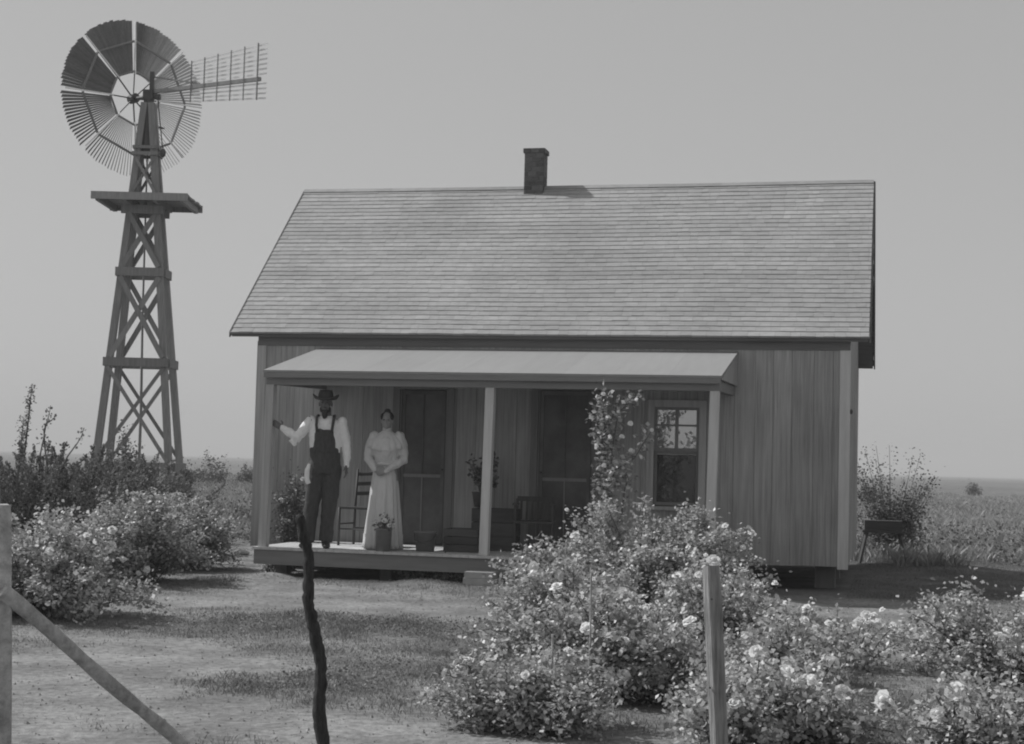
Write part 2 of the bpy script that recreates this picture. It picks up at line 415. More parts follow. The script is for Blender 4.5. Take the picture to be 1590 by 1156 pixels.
for sign in (-1, 1):
    f_ = roof_side(sign); sh = MB(); s0, s1 = -W_ - OL, OR_; nrow = 35; ex = (SL + .02) / nrow
    for k in range(nrow):
        d1 = SL + .03 - k * ex; d0 = max(d1 - ex * 1.12, 0)
        s = s0 - rd.uniform(0, .01); rowtone = rd.uniform(-.24, .24)
        while s < s1:
            w2 = rd.uniform(.09, .2) if sign < 0 else .8; e = min(s + w2, s1 + rd.uniform(0, .012))
            b = d1 + (rd.uniform(-.003, .004) if sign < 0 else 0); u1 = .010 + rd.uniform(0, .004); u0 = .004
            P = [f_(s + .0008, d0, u0), f_(e - .0008, d0, u0), f_(e - .0008, b, u1), f_(s + .0008, b, u1),
                 f_(e - .002, b, -.016), f_(s + .002, b, -.016)]
            sh.add(P, [(0, 3, 2, 1) if sign > 0 else (0, 1, 2, 3), (3, 5, 4, 2) if sign > 0 else (3, 2, 4, 5)], min(1, max(0, rd.random() * .3 + .35 + rowtone)))
            # sides closed at the rake ends
            s = e
    for se_, q in ((s0, 1), (s1, 0)):
        P = [f_(se_, 0, .02), f_(se_, SL + .02, .02), f_(se_, SL + .02, -.018), f_(se_, 0, -.018)]
        sh.add(P, [(0, 1, 2, 3)], .4)
    sh.build('shingles', M['shingle'], roofo)
mb = MB()
for sg in (-1, 1):
    f_ = roof_side(sg); a = [None]
    for k in range(24):
        u0, u1 = -W_ - OL + (W_ + OL + OR_) * k / 24, -W_ - OL + (W_ + OL + OR_) * (k + 1) / 24
        mb.add([f_(u0, 0, .024), f_(u1, 0, .024), f_(u1, .07, .022), f_(u0, .07, .022), f_(u1, .07, .012), f_(u0, .07, .012)], [(0, 1, 2, 3), (3, 2, 4, 5)], random.uniform(.1, .45))
mb.build('ridge_cap', M['shingle'], roofo)
# rake boards
for s0 in (-W_ - OL - .022, OR_ + .004):
    for sg in (-1, 1):
        f_ = roof_side(sg); mb = MB(); vs = []
        for s in (s0, s0 + .02):
            a, b = f_(s, 0, -.005), f_(s, SL, -.005)
            vs += [a, b, (b[0], b[1], b[2] - .075), (a[0], L_ / 2, a[2] - .10)]
        mb.add(vs, [(0,1,2,3),(7,6,5,4),(0,4,5,1),(1,5,6,2),(2,6,7,3),(3,7,4,0)], .5); mb.build('rake_board', M['frieze'], roofo)
# chimney of bricks
ch = MB(); mo = MB(); cs0, cs1 = -4.52, -4.245; ct0, ct1 = L_ / 2 - .14, L_ / 2 + .14; z = 4.95; k = 0
mo.box(cs0 + .006, cs1 - .006, ct0 + .006, ct1 - .006, 4.9, 5.80)
while z < 5.80:
    off = 0 if k % 2 else .06; e = .018 if z > 5.70 else 0
    for (a0, a1, ax) in ((cs0, cs1, 0), (ct0, ct1, 1)):
        u = a0 - e - off * .0; first = True
        while u < a1 + e - .005:
            ln = .115 if not (first and k % 2) else .058; v = min(u + ln, a1 + e); first = False
            for side in (0, 1):
                if ax == 0:
                    y = ct0 - e if side == 0 else ct1 + e - .03; ch.box(u + .004, v - .004, y, y + .03, z, z + .058)
                else:
                    x = cs0 - e - .001 if side == 0 else cs1 + e - .029; ch.box(x, x + .03, u + .034 if u < a0 + .01 else u + .004, v - (.034 if v > a1 - .01 else .004), z, z + .058)
            u = v
    z += .066; k += 1
cho = ch.build('chimney', M['brick'], roofo); 
mo.build('chimney', M['mortar'], roofo)

# porch: boards, beam, posts, roof
PT = -1.75; ps0, ps1 = -6.62, -1.29
pf = MB(); u = -6.69
while u < -1.15:
    pf.box(u + .002, u + .098, PT - .09, -.04, .33, .36); u += .10
pf.build('porch_floor', M['floorw'], house)
mb = MB(); mb.box(-6.68, -1.16, PT - .06, PT - .03, .16, .326); mb.build('porch_skirt', M['beamw'], house)
mb = MB(); mb.box(-6.68, -6.65, PT - .025, -.04, .16, .326); mb.build('porch_skirt', M['beamw'], house)
for s in (-6.5, -5.2, -3.9, -2.6, -1.3):
    mb = MB(); mb.box(s - .07, s + .07, PT + .35, PT + .5, -.1, .32); mb.build('porch_pier', M['trim_dark'], house)
for s, dx in ((-6.56, -.03), (-3.905, -.025), (-1.37, -.03)):
    mb = MB(); vs = []
    for z_, q, wd in ((.362, dx, .05), (2.25, 0, .05)):
        for a, b in ((-1,-1),(1,-1),(1,1),(-1,1)): vs.append((s + q + a * wd, PT + b * .05, z_))
    mb.add(vs, [(3,2,1,0),(4,5,6,7),(0,1,5,4),(1,2,6,5),(2,3,7,6),(3,0,4,7)], .5)
    mb.box(s - .054, s + .054, PT - .054, PT - .0505, .362, 2.25, .8) if False else None
    o = mb.build('porch_post', M['trim'] if s > -6 else M['siding_pale'], house)
mb = MB(); mb.box(-6.60, -1.31, PT - .055, PT + .055, 2.25, 2.37); mb.build('porch_beam', M['beamw'], house)
for s in (-6.56, -1.37):
    mb = MB(); mb.beam((s, PT + .06, 2.31), (s, -.03, 2.34), .09, .11); mb.build('porch_beam', M['beamw'], house)
zf, zbk = 2.415, 2.815
def pr(t): return zf + (zbk - zf) * (t - (PT - .12)) / (-.025 - (PT - .12))
for i in range(9):
    s = ps0 + .15 + i * (ps1 - ps0 - .3) / 8
    mb = MB(); mb.beam((s, PT - .10, pr(PT - .10) - .065), (s, -.03, pr(-.03) - .065), .05, .07); mb.build('rafter', M['beamw'], house)
prf = MB(); n = 9
for i in range(n):
    a = ps0 + i * (ps1 - ps0) / n; b = ps0 + (i + 1) * (ps1 - ps0) / n
    t0, t1 = PT - .12, -.026
    e = .0006 if i % 2 else 0
    vs = []
    for s in (a + .0002, b - .0002):
        vs += [(s, t0, zf + e), (s, t1, zbk + e), (s, t1, zbk - .025), (s, t0, zf - .025)]
    prf.add(vs, [(0,1,2,3),(7,6,5,4),(0,4,5,1),(1,5,6,2),(2,6,7,3),(3,7,4,0)])
prf.build('porch_roof', M['porchroof'], house)
mb = MB(); mb.box(ps0 + .01, ps1 - .01, PT - .118, PT - .098, zf - .085, zf - .027); mb.build('fascia', M['beamw'], house)
for s in (ps0, ps1 - .022):   # closed triangle ends of the porch roof
    mb = MB(); vs = []
    for x in (s, s + .02): vs += [(x, PT - .09, zf - .03), (x, -.03, zbk - .03), (x, -.03, 2.40), (x, PT - .09, 2.375)]
    mb.add(vs, [(0,1,2,3),(7,6,5,4),(0,4,5,1),(1,5,6,2),(2,6,7,3),(3,7,4,0)], .4); mb.build('porch_end_board', M['siding'], house)

def door(a, b, z0, z1):
    fr = MB(); w2 = .09
    fr.box(a - w2, a, -.045, -.026, z0, z1 + w2); fr.box(b, b + w2, -.045, -.026, z0, z1 + w2); fr.box(a, b, -.045, -.026, z1, z1 + w2)
    fr.box(a, a + .02, -.02, .078, z0, z1); fr.box(b - .02, b, -.02, .078, z0, z1)
    fo = fr.build('door_frame', M['trim_dark'], house)
    d = MB(); a2, b2 = a + .025, b - .025; st = .045
    d.box(a2, a2 + st, -.02, .005, z0 + .01, z1 - .01); d.box(b2 - st, b2, -.02, .005, z0 + .01, z1 - .01)
    d.box(a2 + st, b2 - st, -.02, .005, z1 - .06, z1 - .01); d.box(a2 + st, b2 - st, -.02, .005, z0 + .01, z0 + .12)
    do = d.build('screen_door', M['screen'], house)
    x = MB(); zc = 1.22; x.box(a2 + st, b2 - st, -.021, .004, zc - .02, zc + .02); x.build('door_rail', M['sash'], do)
    x = MB(); c = (a2 + b2) / 2 ; x.box(c - .008, c + .008, -.019, .003, z0 + .12, zc - .02); x.build('mullion', M['sash'], do)
    x = MB(); x.box(c - .006, c + .006, -.019, .003, zc + .02, z1 - .06); x.build('mullion', M['trim_dark'] if False else M['screen'], do)
    x = MB(); x.box(a2 + st, b2 - st, -.008, -.004, z0 + .12, z1 - .06); x.build('screen_mesh', M['screen'], do)
    x = MB(); x.ball((a2 + .022 if a > -4.5 else b2 - .022, -.035, 1.30), .014, .014, .014); x.build('handle', M['iron'], do)
for dd in doors: door(*dd)
# window
a, b, z0, z1 = win; wi = MB(); wf = .085
wi.box(a - .0, a + wf, -.05, -.026, z0, z1); wi.box(b - wf, b, -.05, -.026, z0, z1); wi.box(a + wf, b - wf, -.05, -.026, z1 - wf, z1)
wo = wi.build('window', M['siding_pale'], house)
a2, b2, zb2, zt2 = a + wf, b - wf, .945, z1 - wf; zm = 1.60
x = MB(); x.box(a - .04, b + .04, -.085, -.02, z0 - .01, z0 + .035); x.build('sill', M['siding_pale'], wo)
def sash(z0, z1, y, nm, mun):
    x = MB(); x.box(a2, a2 + .035, y, y + .03, z0, z1); x.box(b2 - .035, b2, y, y + .03, z0, z1)
    x.box(a2 + .035, b2 - .035, y, y + .03, z0, z0 + .04); x.box(a2 + .035, b2 - .035, y, y + .03, z1 - .035, z1)
    if mun:
        c = (a2 + b2) / 2; x.box(c - .02, c + .02, y + .002, y + .026, z0 + .04, z1 - .035)
        zc = z1 - .22; x.box(a2 + .035, c - .02, y + .003, y + .025, zc - .012, zc + .012); x.box(c + .02, b2 - .035, y + .003, y + .025, zc - .012, zc + .012)
    x.build(nm, M['sash'], wo)
    x = MB(); x.box(a2 + .03, b2 - .03, y + .012, y + .016, z0 + .03, z1 - .03); x.build('pane', M['glass_bright' if mun else 'glass'], wo)
sash(zb2, zm, -.0, 'lower_sash', False); sash(zm - .0, zt2, -.034, 'upper_sash', True)
x = MB(); x.box(a2 + .01, b2 - .01, .05, .054, zm - .04, zt2); x.build('window_blind', M['blind'], wo)
x = MB(); x.box(a2 - .02, b2 + .02, .07, .074, zb2 - .03, zm); x.build('window_curtain', M['dark'], wo)
# drain pipe bracket / insulator at the corner
x = MB(); x.ball((.045, .05, 2.12), .02, .02, .03); x.build('hook', M['iron'], house)

# ------------------------------------------------------------------ windmill
WY = 31.0
wm = empty('windmill', (0, 0, 0), 0, 'tall wooden windmill with slatted wheel, tail and platform behind the shrubs', 'windmill')
base = at(201, 760, WY); bx = base[0]; by = WY + .7
wm.location = (bx, by, 0)
topx = at(231, 165, WY + .7)[0] - bx; ztop = at(231, 165, WY + .7)[2]
hb = .83                                        # half width at the ground
leanx = topx
def leg(sx, sy, z):
    k = z / ztop; h = hb * (1 - k) + .075 * k
    return Vector((sx * h + leanx * k, sy * h * .72, z))
TW = .13
for sx in (-1, 1):
    for sy in (-1, 1):
        mb = MB(); mb.beam(leg(sx, sy, -.2), leg(sx, sy, ztop + .05), TW, TW, (0, 1, 0)); mb.build('leg', M['tower'], wm)
def zof(py): return at(215, py, by - .6)[2]
lev = [zof(725), zof(562), zof(420), zof(330)]
def girts(z, th=.17, dp=.06):
    for sy in (-1, 1):
        mb = MB(); p, q = leg(-1, sy, z), leg(1, sy, z); p.y += sy * (TW / 2 + .03); q.y = p.y; p.x -= .10; q.x += .10; mb.beam(p, q, dp, th); mb.build('girt', M['tower'], wm)
    for sx in (-1, 1):
        mb = MB(); p, q = leg(sx, -1, z), leg(sx, 1, z); p.x += sx * (TW / 2 + .03); q.x = p.x; mb.beam(p, q, dp, th); mb.build('girt', M['tower'], wm)
for z in lev[:3]: girts(z)
girts(zof(232), .07, .03); girts(zof(222), .06, .03)
def brace(z0, z1, w2=.10):
    for sy in (-1, 1):
        for a_, b_, o2 in ((-1, 1, .035), (1, -1, .075)):
            mb = MB(); p, q = leg(a_, sy, z0), leg(b_, sy, z1); p.y += sy * (TW / 2 + o2 - .03); q.y += sy * (TW / 2 + o2 - .03); mb.beam(p, q, .035, w2, (0, 0, 1))
            mb.build('cross_brace', M['tower'], wm)
brace(lev[0] + .1, lev[1] - .1, .07); brace(lev[1] + .1, lev[2] - .1); brace(lev[2] + .1, lev[3] + .05); brace(zof(295), zof(240), .05)
# platform
pz = at(215, 303, by - .75)[2]
p1 = at(142, 297, by - .75); p2 = at(292, 303, by - .75); p3 = at(165, 322, by + 1.1)
mb = MB(); nb = 8; dpt = 1.45; y0 = -.75; wdt = p2[0] - p1[0]; xl = p1[0] - bx
shift = .25
for i in range(nb):
    ya = y0 + i * dpt / nb; k = (i + .5) / nb; xo = xl + random.uniform(-.02, .02) + .0 * k
    mb.box(xo, xo + wdt, ya + .006, ya + dpt / nb - .006, pz, pz + .04)
po = mb.build('platform', M['tower'], wm)
mb = MB()
for x in (xl + .12, xl + wdt / 2 - .3, xl + wdt / 2 + .3, xl + wdt - .12): mb.box(x - .04, x + .04, y0 + .01, y0 + dpt - .01, pz - .125, pz - .002)
mb.build('joist', M['tower'], po)
for yy in (y0 - .042, y0 + dpt + .002):
    mb = MB(); mb.box(xl, xl + wdt, yy, yy + .04, pz - .10, pz + .05); mb.build('edge_board', M['tower'], po)
for sy in (-1, 1):
    mb = MB(); q = leg(0, sy, pz - .22); mb.box(q.x - .42, q.x + .42, q.y - .03 + sy * .1, q.y + .03 + sy * .1, pz - .30, pz - .128); mb.build('bearer', M['tower'], po)
# pump rod
mb = MB(); q = Vector((leanx, 0, ztop)); mb.tube([(0, 0, .1), (0, 0, 2.2), (leanx * .5, 0, ztop * .5), q], [.035, .03, .022, .015], 6); mb.build('pump_rod', M['tower'], wm)
# head
hubz = zof(150) + .12; hc = Vector((at(231, 150, by)[0] - bx, 0, at(231, 150, by)[2]))
A = R(43); nrm = Vector((-math.sin(A), math.cos(A), 0)); hv = Vector((math.cos(A), math.sin(A), 0)); up = Vector((0, 0, 1))
mb = MB(); mb.box(hc.x - .10, hc.x + .10, -.10, .10, hc.z - .08, hc.z + .12); mb.tube([(hc.x, 0, zof(228)), (hc.x, 0, zof(165)), (hc.x, 0, hc.z + .1)], [.15, .11, .09], 8)
mb.beam((hc.x + .06, -.02, hc.z), (hc.x + .06, -.02, hc.z + .50), .08, .08); mb.box(hc.x + .1, hc.x + .24, -.06, .06, hc.z - .05, hc.z + .04)
hd = mb.build('head', M['iron'], wm)
wc = hc + nrm * .62 + Vector((0, 0, .05))
mb = MB(); mb.tube([hc, wc + nrm * .12], .035, 8); mb.build('axle', M['iron'], hd)
# wheel: eight sections of pitched slats
wheel = MB(); wheel.tube([wc - nrm * .10, wc + nrm * .10], [.10, .10], 12); wo_ = wheel.build('wheel', M['iron'], wm)
RO, RI = 1.61, .52
def wp(r, a, off=0): return wc + hv * (r * math.sin(a)) + up * (r * math.cos(a)) + nrm * off
beta = R(-58)
a_start = R(-2.5)
for k in range(8):
    a0 = a_start + k * math.pi / 4; mid = a0 + math.pi / 8; sec = MB(); nb = 16
    for i in range(nb):
        a = a0 + R(1.5) + (math.pi / 4 - R(3.0)) * (i + .5) / nb
        rr = RO + random.uniform(-.015, .015); tw = Vector(hv * math.cos(a) - up * math.sin(a))
        # slat width grows outwards, turned about its own radial line
        pd = tw * math.cos(beta) + nrm * math.sin(beta) * PS if False else tw * math.cos(beta) + nrm * math.sin(beta)
        rc = tw.cross(pd); th = (pd.cross(hv * math.sin(a) + up * math.cos(a))).normalized() * .004
        vs = []
        for r_, w_ in ((RI, .014), (rr, .041)):
            c_ = wp(r_, a)
            for sx, st in ((-1, -1), (1, -1), (1, 1), (-1, 1)): vs.append(c_ + pd * w_ * sx + th * st)
        sec.add(vs, [(0,1,2,3),(7,6,5,4),(0,4,5,1),(1,5,6,2),(2,6,7,3),(3,7,4,0)])
    sec.build('wheel_section', M['blade'], wo_)
    ri = MB()
    for r_, t_ in ((.56, .022), (1.18, .026)):
        n_ = 1; pts_ = [wp(r_, a0 + R(1) + (math.pi / 4 - R(2)) * j / n_, -.065) for j in range(n_ + 1)]
        ri.tube(pts_, t_, 5)
    ri.build('rim', M['tower'], wo_)
    sp_ = MB(); sp_.beam(wp(.08, a0), wp(.56, a0, -.05), .022, .022); sp_.build('spoke', M['iron'], wo_)
    sp_ = MB(); sp_.beam(wp(.5, a0, -.08), wp(1.58, a0, -.08), .024, .024); sp_.build('wheel_arm', M['paleblade'], wo_)
# tail
tB = R(29); td = Vector((math.cos(tB), -math.sin(tB), 0)); TL = 2.72
mb = MB(); b0 = hc + Vector((.1, 0, .1)); mb.beam(b0, b0 + td * TL, .06, .075)
mb.beam(b0 + Vector((0, 0, .30)), b0 + td * 1.2 + Vector((0, 0, .05)), .03, .03)
tail = mb.build('tail', M['tower'], wm)
sl_ = MB(); v0 = .95
for j in range(12):
    zz = -.34 + j * .085
    if abs(zz) < .05: continue
    z1_ = zz * 1.0
    sl_.beam(b0 + td * (v0 + .0) + Vector((0, 0, z1_ * .85)), b0 + td * (TL + .15) + Vector((0, 0, z1_ * 1.15)), .006, .034)
sl_.build('vane', M['paleblade'], tail)
for j in range(6):
    d_ = v0 + .05 + j * (TL - v0 - .1) / 5; e = .85 + .3 * j / 5
    mb = MB(); c_ = b0 + td * d_ + Vector((.0, 0, 0)) + Vector((0.02, .02, 0)) * -1
    mb.beam(c_ + Vector((0, 0, -.36 * e)), c_ + Vector((0, 0, .62 * e)), .022 if j < 5 else .035, .015, td); mb.build('batten', M['tower'], tail)
# weight on a rod
q = at(253, 238, by - .3); wq = Vector((q[0] - bx, -.3, q[2]))
mb = MB(); mb.ball(wq, .06, .06, .09); mb.tube([wq, hc + Vector((.2, -.1, 0))], .012, 5); mb.beam(wq + Vector((0, 0, .5)), wq + Vector((-.16, .3, .58)), .03, .03)
mb.build('counterweight', M['iron'], wm)
# water trough at its foot
q = at(245, 722, 30.0)

# ------------------------------------------------------------------ foreground fence
def gpost(name, px, pytop, Y, label, mt, rad, pts=None, n=10, square=False, bottom_px=None):
    top = at(px, pytop, Y); 
    bot = at(bottom_px or px, 1156, Y); k = (top[2] + .3) / (top[2] - bot[2])
    foot = top + (bot - top) * k
    o = empty(name, (foot[0], Y, 0), 0, label, 'fence post', 'garden fence posts in the foreground')
    return o, top - np.array([foot[0], Y, 0]), foot - np.array([foot[0], Y, 0])
# crooked dark stick post
Y = 6.0; cx = [(465, 800), (471, 830), (479, 860), (480, 900), (478, 935), (485, 965), (492, 1000), (499, 1030), (497, 1070), (495, 1110), (503, 1156), (506, 1230), (500, 1330)]
pts_ = [at(a, b, Y) for a, b in cx]; foot = pts_[-1]
o = empty('fence_post', (foot[0], Y, 0), 0, 'crooked dark branch used as fence post, in front of the porch', 'fence post', 'garden fence posts in the foreground')
mb = MB(); pl = [Vector(p) - Vector((foot[0], Y, 0)) for p in pts_]
fine = []; rr = []
for i in range(len(pl) - 1):
    for j in range(5):
        k = j / 5; p = pl[i].lerp(pl[i+1], k); fine.append(p + Vector((random.uniform(-.0025, .0025), 0, 0))); 
        t_ = (i + k) / len(pl); rr.append((.019 + .008 * t_) * random.uniform(.88, 1.12))
fine[0] = fine[0] + Vector((0, 0, 0)); rr[0] *= .8
mb.tube(fine, rr, 10); mb.build('trunk', M['barkdark'], o, True)
mb = MB(); p = fine[3]; mb.tube([p, p + Vector((-.025, 0, .02)), p + Vector((-.032, 0, .045))], [.012, .008, .005], 6); mb.build('branch_stub', M['barkdark'], o, True)
# square weathered post
Y = 6.0
def sqpost(px0, py0, px1, py1, Y, w2, label, mt, lean=0.0):
    a = at(px0, py0, Y); b = at(px1, py1, Y); k = (a[2] + .3) / (a[2] - b[2]); f = a + (b - a) * k
    o = empty('fence_post', (f[0], Y, 0), 0, label, 'fence post', 'garden fence posts in the foreground')
    mb = MB(); N_ = 14; vs = []; fs = []
    cn = [(-1, -.8), (-.8, -1), (.8, -1), (1, -.8), (1, .8), (.8, 1), (-.8, 1), (-1, .8)]
    ang = R(24); 
    for i in range(N_ + 1):
        p = Vector(a).lerp(Vector(f), i / N_) - Vector((f[0], Y, 0)); 
        for q, (u, v) in enumerate(cn):
            h = w2 * (1 + random.uniform(-.03, .03)) * (.9 if i == 0 else 1)
            vs.append(p + Vector(((u * math.cos(ang) - v * math.sin(ang)) * h, (u * math.sin(ang) + v * math.cos(ang)) * h, random.uniform(-.006, .006) if i == 0 else 0)))
    for i in range(N_):
        for q in range(8): fs.append((i*8+q, i*8+(q+1) % 8, (i+1)*8+(q+1) % 8, (i+1)*8+q))
    fs.append(tuple(range(8))); mb.add(vs, fs, .5); mb.build('shaft', mt, o)
    # nails where a wire was fixed
    for zz in (-.12, -.45):
        x = MB(); p = Vector(a) - Vector((f[0], Y, 0)); x.tube([p + Vector((0, -w2 - .012, zz)), p + Vector((0, -w2 + .01, zz))], .004, 6); x.build('nail', M['iron'], o)
    return o, f
sqpost(1104, 880, 1117, 1156, 6.0, .0275, 'weathered square post standing among the blooming roses', M['postw'])
lp, lf = sqpost(2, 785, 2, 1080, 6.2, .036, 'pale thick post at the left edge carrying a slanting brace pole', M['brace'])
# brace pole as part of the left post
a = Vector(at(4, 918, 6.15)); b = Vector(at(275, 1150, 6.9)); k = (a.z + .1) / (a.z - b.z); e = a + (b - a) * k
mb = MB(); off = Vector((lf[0], 6.2, 0)); pl = []; rr = []
for i in range(17):
    p = a.lerp(e, i / 16) - off; pl.append(p + Vector((0, 0, .004 * math.sin(i * 0.7)))); rr.append(.031 - .006 * i / 16 + random.uniform(-.0025, .0025))
mb.tube(pl, rr, 12); mb.build('brace_pole', M['brace'], lp, True)

# ------------------------------------------------------------------ plants
def leaves(P, size, D=None, flat=.35):
    """diamond leaves at points P, random turns; returns (N,4,3)"""
    N = len(P)
    ax = rng.normal(size=(N, 3)); ax[:, 2] = ax[:, 2] * .6 + .15
    if D is not None: ax = ax * .5 + D
    ax /= np.linalg.norm(ax, axis=1)[:, None]
    n = rng.normal(size=(N, 3)) + np.array([0, 0, 1.1]); sd = np.cross(ax, n); sd /= np.linalg.norm(sd, axis=1)[:, None]
    L = (size * rng.uniform(.6, 1.3, N))[:, None]; Wd = L * rng.uniform(.28, .42, N)[:, None]
    nn = np.cross(sd, ax)
    return np.stack([P, P + ax * L * .5 + sd * Wd + nn * L * .08, P + ax * L, P + ax * L * .5 - sd * Wd + nn * L * .08], 1)
def rose_mesh():
    mb = MB()
    for ring, (n, r0, tilt) in enumerate(((6, .50, .15), (6, .44, .6), (5, .32, 1.0), (4, .2, 1.25))):
        for k in range(n):
            a = 2 * math.pi * (k + ring * .4) / n + random.uniform(-.25, .25); r1 = r0 * random.uniform(.75, 1.15); tl = tilt + random.uniform(-.2, .2)
            d = Vector((math.cos(a), math.sin(a), 0)); s_ = Vector((-math.sin(a), math.cos(a), 0)); ct, st = math.cos(tl), math.sin(tl)
            p0 = d * .04; p1 = d * (.04 + r1 * ct * .6) + Vector((0, 0, r1 * st * .7)); p2 = d * (.04 + r1 * ct) + Vector((0, 0, r1 * st * .9 - .03))
            mb.add([p0 - s_ * .06, p0 + s_ * .06, p1 + s_ * r1 * .6, p1 - s_ * r1 * .6, p2 + s_ * r1 * .36, p2 - s_ * r1 * .36], [(0, 1, 2, 3), (3, 2, 4, 5)])
    mb.ball((0, 0, .14), .2, .2, .17, 8, 5)
    return mb.mesh('rose')
ROSES = [rose_mesh() for _ in range(7)]
for m_ in ROSES: m_.materials.append(M['petal'])
def canes(c, rx, ry, h, n, seed, droop=.15, up_bias=.0, spread=.35):
    """arching canes from the ground to tips on an uneven dome"""
    r = np.random.default_rng(seed); out_ = []
    for i in range(n):
        a = r.uniform(0, 2 * np.pi); u = r.uniform(0, 1) ** .6; el = np.arccos(u) if up_bias == 0 else np.arccos(u ** (1 / (1 + up_bias)))
        lump = .58 + .85 * vn(np.cos(a) * 1.9 + seed, np.sin(a) * 1.9 + u * 2.5)
        k = lump * r.uniform(.6, 1.08) * (1.22 if r.random() < .12 else 1); k = min(k, 1.10)
        tip = np.array([np.cos(a) * np.sin(el) * rx * k, np.sin(a) * np.sin(el) * ry * k, max(.08, np.cos(el) * h * k)])
        b = np.array([np.cos(a) * rx * spread * r.uniform(0, 1), np.sin(a) * ry * spread * r.uniform(0, 1), -.03])
        m_ = (b + tip) / 2 + np.array([0, 0, h * (.18 + droop)]) * r.uniform(.4, 1.1)
        t_ = np.linspace(0, 1, 9)[:, None]
        out_.append(np.array(c) + (1 - t_) ** 2 * b + 2 * t_ * (1 - t_) * m_ + t_ ** 2 * tip)
    return out_
def bush(name, label, cat, c, rx, ry, h, ncane, nleaf, lsize, seed, lm='leaf', nrose=0, rsize=.06, group=None, cl=None, jit=.05, rose_top=False, extra=None, up_bias=0, droop=.15, spread=.35, tmin=.22):
    z = float(gz(c[0], c[1])); root = empty(name, (c[0], c[1], z), 0, label, cat, group)
    cs = canes((0, 0, 0), rx, ry, h, ncane, seed, droop, up_bias, spread)
    if extra: cs += extra
    st = MB()
    for cc in cs: st.tube([tuple(p) for p in cc[::2]], [.008, .007, .005, .004, .003], 4)
    st.build('stems', M['stem'], root)
    r = np.random.default_rng(seed + 100)
    A_ = np.array(cs); ci = r.integers(0, len(cs), nleaf); tt = tmin + (1 - tmin) * r.random(nleaf) ** .75; f = tt * 7.999; i0 = f.astype(int); fr = (f - i0)[:, None]
    P = A_[ci, i0] * (1 - fr) + A_[ci, np.minimum(i0 + 1, 8)] * fr
    # leaves gather in sprays along the canes
    P = P + r.normal(size=P.shape) * jit * (.5 + .9 * r.random(nleaf))[:, None]
    P[:, 2] = np.maximum(P[:, 2], .015)
    obj_from(np_mesh('foliage', leaves(P, lsize), 4), 'foliage', M[lm], root)
    # blossoms: mostly at the tips
    for k in range(min(nrose, 100)):
        cc = cs[r.integers(0, len(cs))]; j = 8 if r.random() < .5 else r.integers(4, 8)
        if k % 4 == 3: cc = cs[last_]; j = 8
        else: last_ = cs.index(cc) if False else [i for i, q in enumerate(cs) if q is cc][0]
        p = cc[j] + r.normal(size=3) * (.03 if k % 4 != 3 else .05) + np.array([0, -.02, .03]); 
        o = bpy.data.objects.new('rose', ROSES[k % 7]); C.objects.link(o); o.parent = root
        s_ = rsize * (.45 + 1.25 * r.random() ** 1.7); o.location = (p[0], p[1], max(.05, p[2])); o.scale = (s_ * r.uniform(.75, 1.2), s_ * r.uniform(.75, 1.2), s_ * 1.2)
        o.rotation_euler = (r.uniform(.2, 1.3), r.uniform(-.5, .5), r.uniform(-.8, .8))
    return root
RG = 'rose bushes in the front garden'
def gb(px, py): g_ = gp(px, py); return (g_[0], g_[1])
# left hedge: three bushes one behind the other
bush('rose_bush', 'nearest and leftmost blooming rose bush, behind the slanting brace pole', 'rose bush', gb(55, 955), 1.0, .9, .84, 110, 22000, .043, 21, nrose=60, rsize=.055, group=RG)
bush('rose_bush', 'broad blooming rose bush in the middle of the left hedge', 'rose bush', gb(195, 905), .95, 1.0, .88, 130, 30000, .043, 22, nrose=55, rsize=.055, group=RG)
bush('rose_bush', 'rose bush at the right end of the left hedge, dark on its right side', 'rose bush', gb(277, 883), .80, .9, .84, 120, 24000, .043, 23, nrose=35, rsize=.055, group=RG)
# large central mound
bush('rose_bush', 'tallest rounded rose bush in front of the porch window', 'rose bush', gb(1010, 960), 1.5, 1.2, .98, 200, 48000, .042, 31, nrose=100, rsize=.055, group=RG)
bush('rose_bush', 'sprawling rose bush with large pale blooms left of the square post', 'rose bush', gb(960, 1085), .72, .6, .62, 90, 18000, .036, 32, nrose=55, rsize=.062, group=RG)
bush('rose_bush', 'low leafy rose bush beside the bare ground, left of the central mound', 'rose bush', gb(815, 1130), .52, .5, .42, 80, 16000, .032, 33, nrose=14, rsize=.04, group=RG)
bush('rose_bush', 'small rose clump right of the square post, below the house corner', 'rose bush', gb(1215, 1060), .55, .6, .47, 60, 6000, .04, 34, nrose=60, rsize=.06, group=RG)
bush('rose_bush', 'low spreading rose bush with big blooms at the bottom of the picture', 'rose bush', gb(1240, 1150), .55, .45, .40, 65, 7000, .036, 35, nrose=35, rsize=.055, group=RG)
bush('rose_bush', 'thin rose bush in the gap before the shaded ground', 'rose bush', gb(1310, 1040), .42, .5, .38, 26, 1100, .04, 36, nrose=30, rsize=.06, group=RG)
bush('rose_bush', 'rightmost dense rose bush at the picture edge', 'rose bush', gb(1560, 1055), .85, .7, .58, 100, 22000, .035, 37, nrose=90, rsize=.055, group=RG)
bush('rose_bush', 'low rose bush in the bottom right corner', 'rose bush', gb(1530, 1175), .55, .4, .40, 70, 7000, .034, 38, nrose=40, rsize=.05, group=RG)
bush('rose_bush', 'loose rose bush directly behind the square post', 'rose bush', gb(1110, 1010), .55, .6, .62, 60, 9000, .038, 40, nrose=50, rsize=.06, group=RG)
bush('rose_bush', 'low rose bush filling the bottom edge right of the square post', 'rose bush', gb(1145, 1160), .40, .4, .45, 50, 6000, .034, 42, nrose=30, rsize=.055, group=RG)
